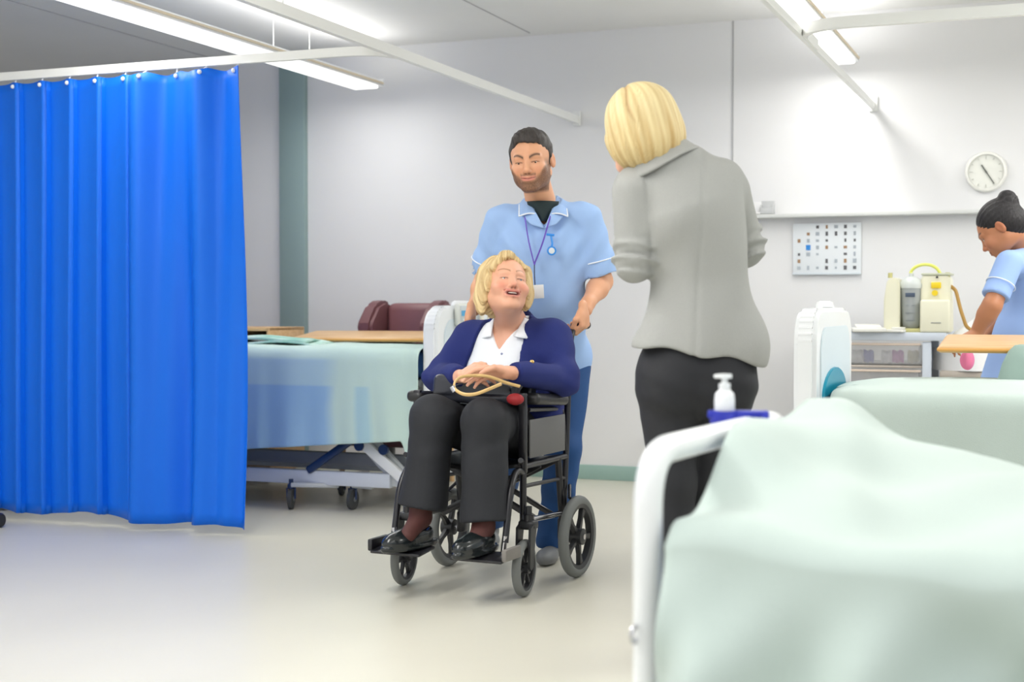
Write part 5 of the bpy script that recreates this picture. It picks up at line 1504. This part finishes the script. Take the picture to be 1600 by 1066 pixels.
# ----------------------------------------------------------------- the blond person seen from behind
def blonde():
    D = 4.2
    t = thing('person', 'blond person in grey jacket and black trousers seen from behind', 'person', (.55, 4.25, 0), 0)
    W2L = np.array(Matrix.Translation(t.location).inverted()); inv = Matrix.Translation(t.location).inverted()
    def wpart(mb, name, m, par=t, **k):
        o = mb.build(name, m, par, **k); o.matrix_parent_inverse = inv; return o
    H = Head(at(1003, 204, 4.24), rx=14, ry=-14, rz=208, sc=1.02, p=dict(cheek=.95, nose=.9))
    N = at(1040, 245, 4.20); Ch = at(1082, 360, 4.24); Pv = at(1088, 590, 4.26)
    sL, sR = at(992, 300, 4.22), at(1140, 300, 4.30)
    eL, eR = at(993, 408, 4.22), at(1163, 386, 4.40)
    wL, wR = at(985, 395, 4.50), at(1120, 385, 4.66)
    hL, hR = Pv+Vector((-.085, 0, -.03)), Pv+Vector((.085, .0, -.03))
    kL, kR = at(1050, 755, 4.22), at(1105, 755, 4.32)
    aL, aR = Vector((.47, 4.20, .09)), Vector((.60, 4.36, .09))
    def body(P):
        d = H.sdf(P)
        d = smin(d, C(P, H.w(0, .03, -.05), N+Vector((0, .035, -.01)), .050, .046), .025)
        d = smin(d, E(P, Ch, (.13, .08, .16)), .04); d = smin(d, C(P, Ch, Pv, .08, .085), .04)
        d = smin(d, C(P, N+Vector((-.06, 0, -.08)), N+Vector((.10, 0, -.08)), .035, .035), .03)
        for s, e, w_ in ((sL, eL, wL), (sR, eR, wR)):
            d = smin(d, C(P, s, e, .040, .036), .03); d = smin(d, C(P, e, w_, .037, .025), .02)
        for h, k_, a_ in ((hL, kL, aL), (hR, kR, aR)):
            d = smin(d, C(P, h, k_, .075, .052), .04); d = smin(d, C(P, k_, a_, .050, .034), .03)
            d = smin(d, C(P, a_, a_+Vector((-.03, .12, -.05)), .034, .025), .02)
        d = smin(d, hand_sdf(P, wL, (.5, .6, .0), (0, .2, 1), (.6, -.6, 0), (.5, .5, .55, .6), L=.076), .01)
        d = smin(d, hand_sdf(P, wR, (-.8, .3, .0), (0, .2, 1), (-.2, -.6, -.3), (.5, .5, .55, .6), L=.076), .01)
        return d.astype(np.float32)
    hc = H.c
    sk = skin_color(H, (236, 184, 158), (200, 110, 104), brow=(150, 116, 80), lash=(60, 44, 40))
    sdf_obj('body', body, (.10, 3.95, .02), (.95, 4.98, 1.74), .010, M_skin, t, ([(hc[0]-.1, hc[0]+.1, .005)], [(hc[1]-.12, hc[1]+.12, .005), (4.50, 4.8, .006)], [(hc[2]-.12, hc[2]+.12, .005), (1.18, 1.32, .005)]), sk, world_to=W2L)
    H.eyes(t, (90, 120, 150), gaze=(0, -1, -.2))
    for o in [c for c in bpy.data.objects if c.parent == t and c.name.startswith('eye')]: o.matrix_parent_inverse = inv
    # bob: own axes leaning left, parting running down the back
    c0 = nv(at(1006, 200, 4.23)); Rb = rotm(0, -16, 0)
    def hair(P):
        q = (P-c0)@Rb
        d = E(q, (0, .0, .035), (.110, .112, .100))
        d = smin(d, E(q, (.0, .0, -.040), (.112, .110, .088)), .05)
        d = smin(d, C(q, (-.085, .055, .00), (-.062, .070, -.135), .032, .012), .02)
        d = smin(d, C(q, (-.085, .005, -.02), (-.060, .02, -.110), .032, .014), .02)
        d = smax(d, -(q[:, 2]+.105-.25*q[:, 0]*1.0-.18*np.maximum(q[:, 1], 0)*-1)*.97 if False else d-1, .001) if False else d
        # angled hem: lower towards the face
        d = smax(d, -(q[:, 2]+.112-.30*np.clip(-q[:, 0]-.03, -.2, .1)*-1*0+.80*np.clip(-q[:, 0]-.045, 0, .1)), .012)
        face = E(q@rotm(0, 0, 0), (-.050, .115, -.03), (.062, .062, .085)); d = smax(d, -face, .008)
        # strands fall from the parting
        a = np.arctan2(q[:, 0]+.02, -q[:, 1]+.06); rr = np.sqrt(q[:, 0]**2+q[:, 1]**2)
        lowr = np.clip((.08-q[:, 2])/.10, 0, 1)
        d = d+lowr*(.0026*np.sin(a*17+q[:, 2]*13+1)+.0015*np.sin(a*41-q[:, 2]*18))+.0022*noise3(q, 32, 8)
        px = q[:, 0]+.028+.012*np.sin(q[:, 2]*28); d = d+.0050*np.exp(-(px/.0050)**2)*(q[:, 1] < .02)*np.clip((q[:, 2]+.0)/.06, 0, 1)
        return d.astype(np.float32)
    def hc_(v):
        q = (v-c0)@Rb; a = np.arctan2(q[:, 0]+.02, -q[:, 1]+.06)
        s = np.sin(a*29+q[:, 2]*10)*.45+np.sin(a*61-q[:, 2]*17+1)*.35+np.sin(a*11+2)*.3
        low = np.clip((.06-q[:, 2])/.15, 0, 1)
        tt = np.clip(.30+.30*s+.28*low, 0, 1)[:, None]
        c = rgb((238, 222, 172))*(1-tt)+rgb((188, 150, 88))*tt
        px = q[:, 0]+.028+.012*np.sin(q[:, 2]*28); m = (np.exp(-(px/.0045)**2)*(q[:, 1] < .02)*np.clip(q[:, 2]/.05, 0, 1)*.8)[:, None]
        return c*(1-m)+rgb((168, 128, 78))*m
    sdf_obj('hair', hair, tuple(c0-nv((.17, .17, .19))), tuple(c0+nv((.17, .17, .17))), .0042, M_hairv, t, ((), (), ()), hc_, world_to=W2L)
    # jacket
    def jacket(P):
        d = E(P, at(1080, 335, 4.24), (.158, .112, .19))
        d = smin(d, C(P, at(1000, 290, 4.24), at(1128, 282, 4.28), .070, .068), .05)
        d = smin(d, C(P, at(1040, 262, 4.23), at(1062, 330, 4.23), .058, .12), .05)
        d = smin(d, E(P, at(1092, 440, 4.25), (.142, .105, .22)), .07)
        d = smin(d, E(P, at(1096, 530, 4.25), (.182, .125, .17)), .07)
        # tails, flaring
        d = smin(d, C(P, at(1040, 560, 4.24), at(1150, 545, 4.26), .098, .098), .06)
        d = smin(d, C(P, at(1022, 266, 4.235), at(1078, 250, 4.26), .052, .052), .03)
        d = smin(d, C(P, at(1040, 256, 4.195), at(1072, 245, 4.215), .042, .040), .025)
        nh = Vector((-.16, 0, -1)); hem = at(1096, 557, 4.25)
        zz = P[:, 2]
        d = smax(d, PL(P, hem, nh), .006)
        for s, e, w_, k_ in ((sL, eL, wL, 0), (sR, eR, wR, 1)):
            s = Vector(s); e = Vector(e); w_ = Vector(w_); cuff = e.lerp(w_, .62)
            a = C(P, s, e, .066, .057); a = smin(a, C(P, e, cuff, .057, .046), .03); a = smax(a, PL(P, cuff, (cuff-e)), .004)
            ax = (e-s).normalized(); l = (P-nv(s))@nv(ax)/((e-s).length)
            lower = np.exp(-((l-.93)/.22)**2)
            # pushed-up sleeve: slanting wrinkles round the elbow
            sl = (P-nv(e))@nv((22, 40, 150) if k_ == 0 else (-60, 30, 150))
            a = a+lower*(.0080*np.sin(sl+.8*np.sin(P[:, 0]*40))+.003*np.sin(sl*2.1+1))
            a = a-.006*np.exp(-((l-.72)/.035)**2)
            d = smin(d, a, .022)
        q = P-nv(Ch)
        d = d+.0036*noise3(P, 14, 51)+.0018*noise3(P, 42, 52)
        # centre back seam and long soft folds
        cx = q[:, 0]-.012-.05*q[:, 2]; back = (P[:, 1] < 4.24)
        d = d+back*(.0035*np.exp(-(cx/.006)**2)+.0065*np.sin(q[:, 0]*34+q[:, 2]*5)*np.clip((.02-q[:, 2])/.35, 0, 1)+.004*np.sin(q[:, 0]*26-q[:, 2]*30)*np.exp(-((q[:, 2]-.0)/.09)**2)*np.exp(-((q[:, 0]+.09)/.06)**2))
        ah = np.sqrt((q[:, 0]+.125)**2+(q[:, 2]-.06)**2)
        d = d+.0050*back*np.exp(-((q[:, 0]+.132+.10*np.maximum(q[:, 2]-.0, 0))/.006)**2)*(q[:, 2] > -.12)*(q[:, 2] < .16)
        d = smax(d, -C(P, at(1026, 218, 4.24), at(1016, 170, 4.24), .046, .06), .006)
        return d.astype(np.float32)
    M_j = mat('grey_jacket', (166, 167, 164), .85, noise=.04, nscale=260, bump=.25, bscale=600)
    sdf_obj('jacket', jacket, (.14, 3.98, .84), (.98, 4.85, 1.62), .0062, M_j, t, world_to=W2L)
    # collar turned down round the neck
    def colr(P):
        nk = at(1031, 246, 4.235); R_ = rotm(0, -24, 0)
        q = (P-nv(nk))@R_
        r_ = np.sqrt((q[:, 0]/1.18)**2+(q[:, 1]/1.0)**2)
        zc = q[:, 2]
        rad = .066+.030*np.clip((.030-zc)/.055, 0, 1)
        d = np.abs(r_-rad)-.0055
        d = smax(d, np.abs(zc-.002-.006*np.sin(q[:, 0]*20))-.030, .004)
        d = np.maximum(d, q[:, 1]-.06)
        return d.astype(np.float32)
    nk = nv(at(1031, 246, 4.235))
    sdf_obj('collar', colr, tuple(nk-.12), tuple(nk+.12), .0035, M_j, t, world_to=W2L)
    # trousers
    def trousers(P):
        d = E(P, Pv+Vector((0, .0, .02)), (.176, .128, .15))
        d = smin(d, E(P, Pv+Vector((-.075, -.035, -.03)), (.095, .095, .11)), .04)
        d = smin(d, E(P, Pv+Vector((.075, -.035, -.03)), (.095, .095, .11)), .04)
        for h, k_, a_ in ((hL, kL, aL), (hR, kR, aR)):
            l_ = C(P, h, k_, .094, .066); l_ = smin(l_, smax(C(P, k_, a_, .066, .068), PL(P, a_+Vector((0, 0, -.05)), (0, 0, -1)), .004), .03); d = smin(d, l_, .018)
        return (d+.0035*noise3(P, 22, 61)+.0015*np.sin(P[:, 2]*85+P[:, 0]*30)*np.exp(-((P[:, 2]-.82)/.08)**2)).astype(np.float32)
    sdf_obj('trousers', trousers, (.22, 4.0, .02), (.84, 4.62, 1.06), .0085, mat('black_trousers', (30, 31, 36), .75, bump=.1, bscale=400), t, world_to=W2L)
    for a_ in (aL, aR):
        g = Vector((a_.x, a_.y, 0)); F = Vector((-.2, .98, 0)); Sd = Vector((.98, .2, 0)); R_ = np.stack([nv(Sd), nv(F), nv((0, 0, 1))], 1)
        def shoe(P, g=g, F=F, R_=R_):
            d = E(P, g+F*.09+Vector((0, 0, .03)), (.042, .09, .035), R_); d = smin(d, E(P, g-F*.01+Vector((0, 0, .045)), (.036, .05, .05), R_), .03)
            return smax(d, PL(P, (0, 0, .003), (0, 0, -1)), .004).astype(np.float32)
        sdf_obj('shoe', shoe, (g.x-.16, g.y-.12, -.01), (g.x+.14, g.y+.24, .13), .007, mat('black_shoe', (24, 30, 32), .22), t, world_to=W2L)
blonde()

# ----------------------------------------------------------------- the nurse bending at the right edge
def nurse():
    t = thing('person', 'dark haired nurse with a bun in pale blue dress, bending over at right edge', 'person', (2.42, 6.5, 0), 0)
    W2L = np.array(Matrix.Translation(t.location).inverted()); inv = Matrix.Translation(t.location).inverted()
    H = Head(at(1564, 358, 6.50), rx=38, ry=0, rz=-120, sc=1.03, p=dict(cheek=1.0, nose=.85, chin=.95, jaw=.95))
    N = at(1597, 378, 6.55); Ch = at(1612, 450, 6.55); Pv = at(1612, 570, 6.62)
    sN = at(1577, 412, 6.36); eN = at(1550, 478, 6.30); wN = at(1524, 522, 6.36)
    sF = at(1620, 408, 6.72); eF = at(1590, 470, 6.80); wF = at(1545, 520, 6.74)
    hN, hF = Pv+Vector((-.03, -.09, -.03)), Pv+Vector((.03, .09, -.03))
    kN, kF = Vector((hN.x, 6.56, .47)), Vector((hF.x, 6.70, .47)); aN, aF = Vector((hN.x+.02, 6.57, .09)), Vector((hF.x+.02, 6.72, .09))
    def body(P):
        d = H.sdf(P)
        d = smin(d, C(P, H.w(0, .03, -.05), N, .048, .054), .025)
        d = smin(d, E(P, Ch, (.10, .13, .18)), .05); d = smin(d, C(P, Ch, Pv, .09, .11), .05)
        d = smin(d, C(P, N, Ch, .055, .09), .05)
        for s, e, w_ in ((sN, eN, wN), (sF, eF, wF)):
            d = smin(d, C(P, s, e, .047, .041), .03); d = smin(d, C(P, e, Vector(e).lerp(w_, .3), .041, .041), .02); d = smin(d, C(P, Vector(e).lerp(w_, .3), w_, .041, .027), .02)
        for h, k_, a_ in ((hN, kN, aN), (hF, kF, aF)):
            d = smin(d, C(P, h, k_, .075, .052), .04); d = smin(d, C(P, k_, a_, .050, .032), .03)
            d = smin(d, C(P, a_, a_+Vector((-.12, 0, -.06)), .032, .024), .02)
        for w_, s in ((wN, -1), (wF, 1)):
            d = smin(d, hand_sdf(P, w_, (-.9, .1*s, -.25), (-.1, -s*.6, .5), (.0, 0, -1), (.5, .5, .55, .6), L=.070), .01)
        return d.astype(np.float32)
    hc = H.c
    sk = skin_color(H, (190, 128, 92), (150, 80, 70), brow=(40, 30, 28), flush=(190, 100, 76), dark_eye=(110, 64, 46), lash=(30, 22, 22))
    sdf_obj('body', body, (1.95, 6.15, .0), (2.68, 6.95, 1.62), .010, M_skin, t, ([(hc[0]-.13, hc[0]+.1, .0042)], [(hc[1]-.1, hc[1]+.1, .0045)], [(hc[2]-.13, hc[2]+.11, .0042), (.84, 1.0, .005)]), sk, world_to=W2L)
    H.eyes(t, (50, 34, 28), gaze=(0, -1, -.5))
    for o in [c for c in bpy.data.objects if c.parent == t and c.name.startswith('eye')]: o.matrix_parent_inverse = inv
    def hair(P):
        q = H.loc(P); ax = q.copy(); ax[:, 0] = np.abs(q[:, 0])
        d = E(q, (0, .022, .042), (.084, .102, .088)); d = smin(d, E(q, (0, .05, -.01), (.072, .072, .07)), .03)
        d = smax(d, -E(q, (0, -.100, -.020), (.080, .075, .105)), .006)
        d = smax(d, -E(ax, (.080, -.022, -.035), (.030, .045, .050)), .006)
        b = E(q, (0, .100, .080), (.050, .040, .050)); b = b+.003*np.sin(np.arctan2(q[:, 0], q[:, 2]-.078)*7+q[:, 1]*60)
        d = smin(d, b, .010)
        a = np.arctan2(q[:, 0], q[:, 2]); d = d+.0012*np.sin(a*30+q[:, 1]*12)
        return d.astype(np.float32)
    sdf_obj('hair', hair, tuple(hc-.17), tuple(hc+.19), .0046, M_hairv, t, ((), (), ()), hair_color((34, 30, 34), (16, 14, 16), 5, head=H), world_to=W2L)
    def dress(P):
        d = E(P, Ch+Vector((.015, 0, .02)), (.125, .165, .17))
        d = smin(d, C(P, sN+Vector((.03, .05, .0)), sF+Vector((.0, -.04, .01)), .062, .06), .05)
        d = smin(d, C(P, N+Vector((.015, .01, -.03)), Ch, .062, .11), .05)
        d = smin(d, E(P, at(1608, 515, 6.58), (.14, .155, .17)), .07)
        skirt = C(P, at(1600, 545, 6.60), Vector((2.38, 6.62, .50)), .155, .235, (1, 0, 0), 1.0)
        d = smin(d, skirt, .06)
        d = smax(d, PL(P, (0, 0, .46), (0, 0, -1)), .004)
        d = smax(d, -C(P, N+Vector((-.01, 0, .02)), H.w(0, .02, .0), .056, .07), .004)
        for s, e in ((sN, eN), (sF, eF)):
            s = Vector(s); e = Vector(e); a_ = (e-s).normalized(); cuff = s+a_*(e-s).length*.80
            r0 = C(P, s, cuff+a_*.03, .060, .064); r0 = smax(r0, PL(P, cuff, a_), .004); d = smin(d, r0, .02)
        q = P-nv(Ch)
        d = d+.0035*noise3(P, 20, 71)+.004*np.sin(q[:, 0]*40+q[:, 1]*34+q[:, 2]*8)*np.clip((.02-q[:, 2])/.3, 0, 1)
        return d.astype(np.float32)
    M_d = mat('pale_blue_dress', (156, 186, 238), .75, bump=.1, bscale=400)
    sdf_obj('dress', dress, (1.98, 6.18, .43), (2.78, 7.0, 1.46), .0085, M_d, t, world_to=W2L)
    s = Vector(sN); e = Vector(eN); a_ = (e-s).normalized(); X = a_.orthogonal().normalized(); Y = a_.cross(X); c = s+a_*(e-s).length*.50
    o = MB().tube([c+(X*math.cos(k*PI/16)+Y*math.sin(k*PI/16))*.0645 for k in range(32)], .0028, 6, closed=True).build('sleeve_piping', mat('white_piping', (236, 242, 250), .6), t); o.matrix_parent_inverse = inv
    for a_ in (aN, aF):
        g = Vector((a_.x, a_.y, 0))
        def shoe(P, g=g):
            d = E(P, g+Vector((-.08, 0, .03)), (.09, .042, .035)); d = smin(d, E(P, g+Vector((.01, 0, .045)), (.05, .038, .05)), .03)
            return smax(d, PL(P, (0, 0, .003), (0, 0, -1)), .004).astype(np.float32)
        sdf_obj('shoe', shoe, (g.x-.2, g.y-.1, -.01), (g.x+.1, g.y+.1, .13), .008, mat('black_shoe', (24, 30, 32), .22), t, world_to=W2L)
    p = at(1512, 563, 6.42)
    o = MB().grid(lambda i, j: (.030*math.sin(PI*j)*math.cos(2*PI*i)*(1+.2*math.sin(6*PI*i)), .022*math.sin(PI*j)*math.sin(2*PI*i), .045*math.cos(PI*j)), 24, 14).build('pink_cloth', mat('pink_cloth', (240, 130, 170), .7)); place(o, p, 0)
    o['label'] = 'small pink cloth bundle held against the bending nurse\'s dress'; o['category'] = 'cloth'
nurse()
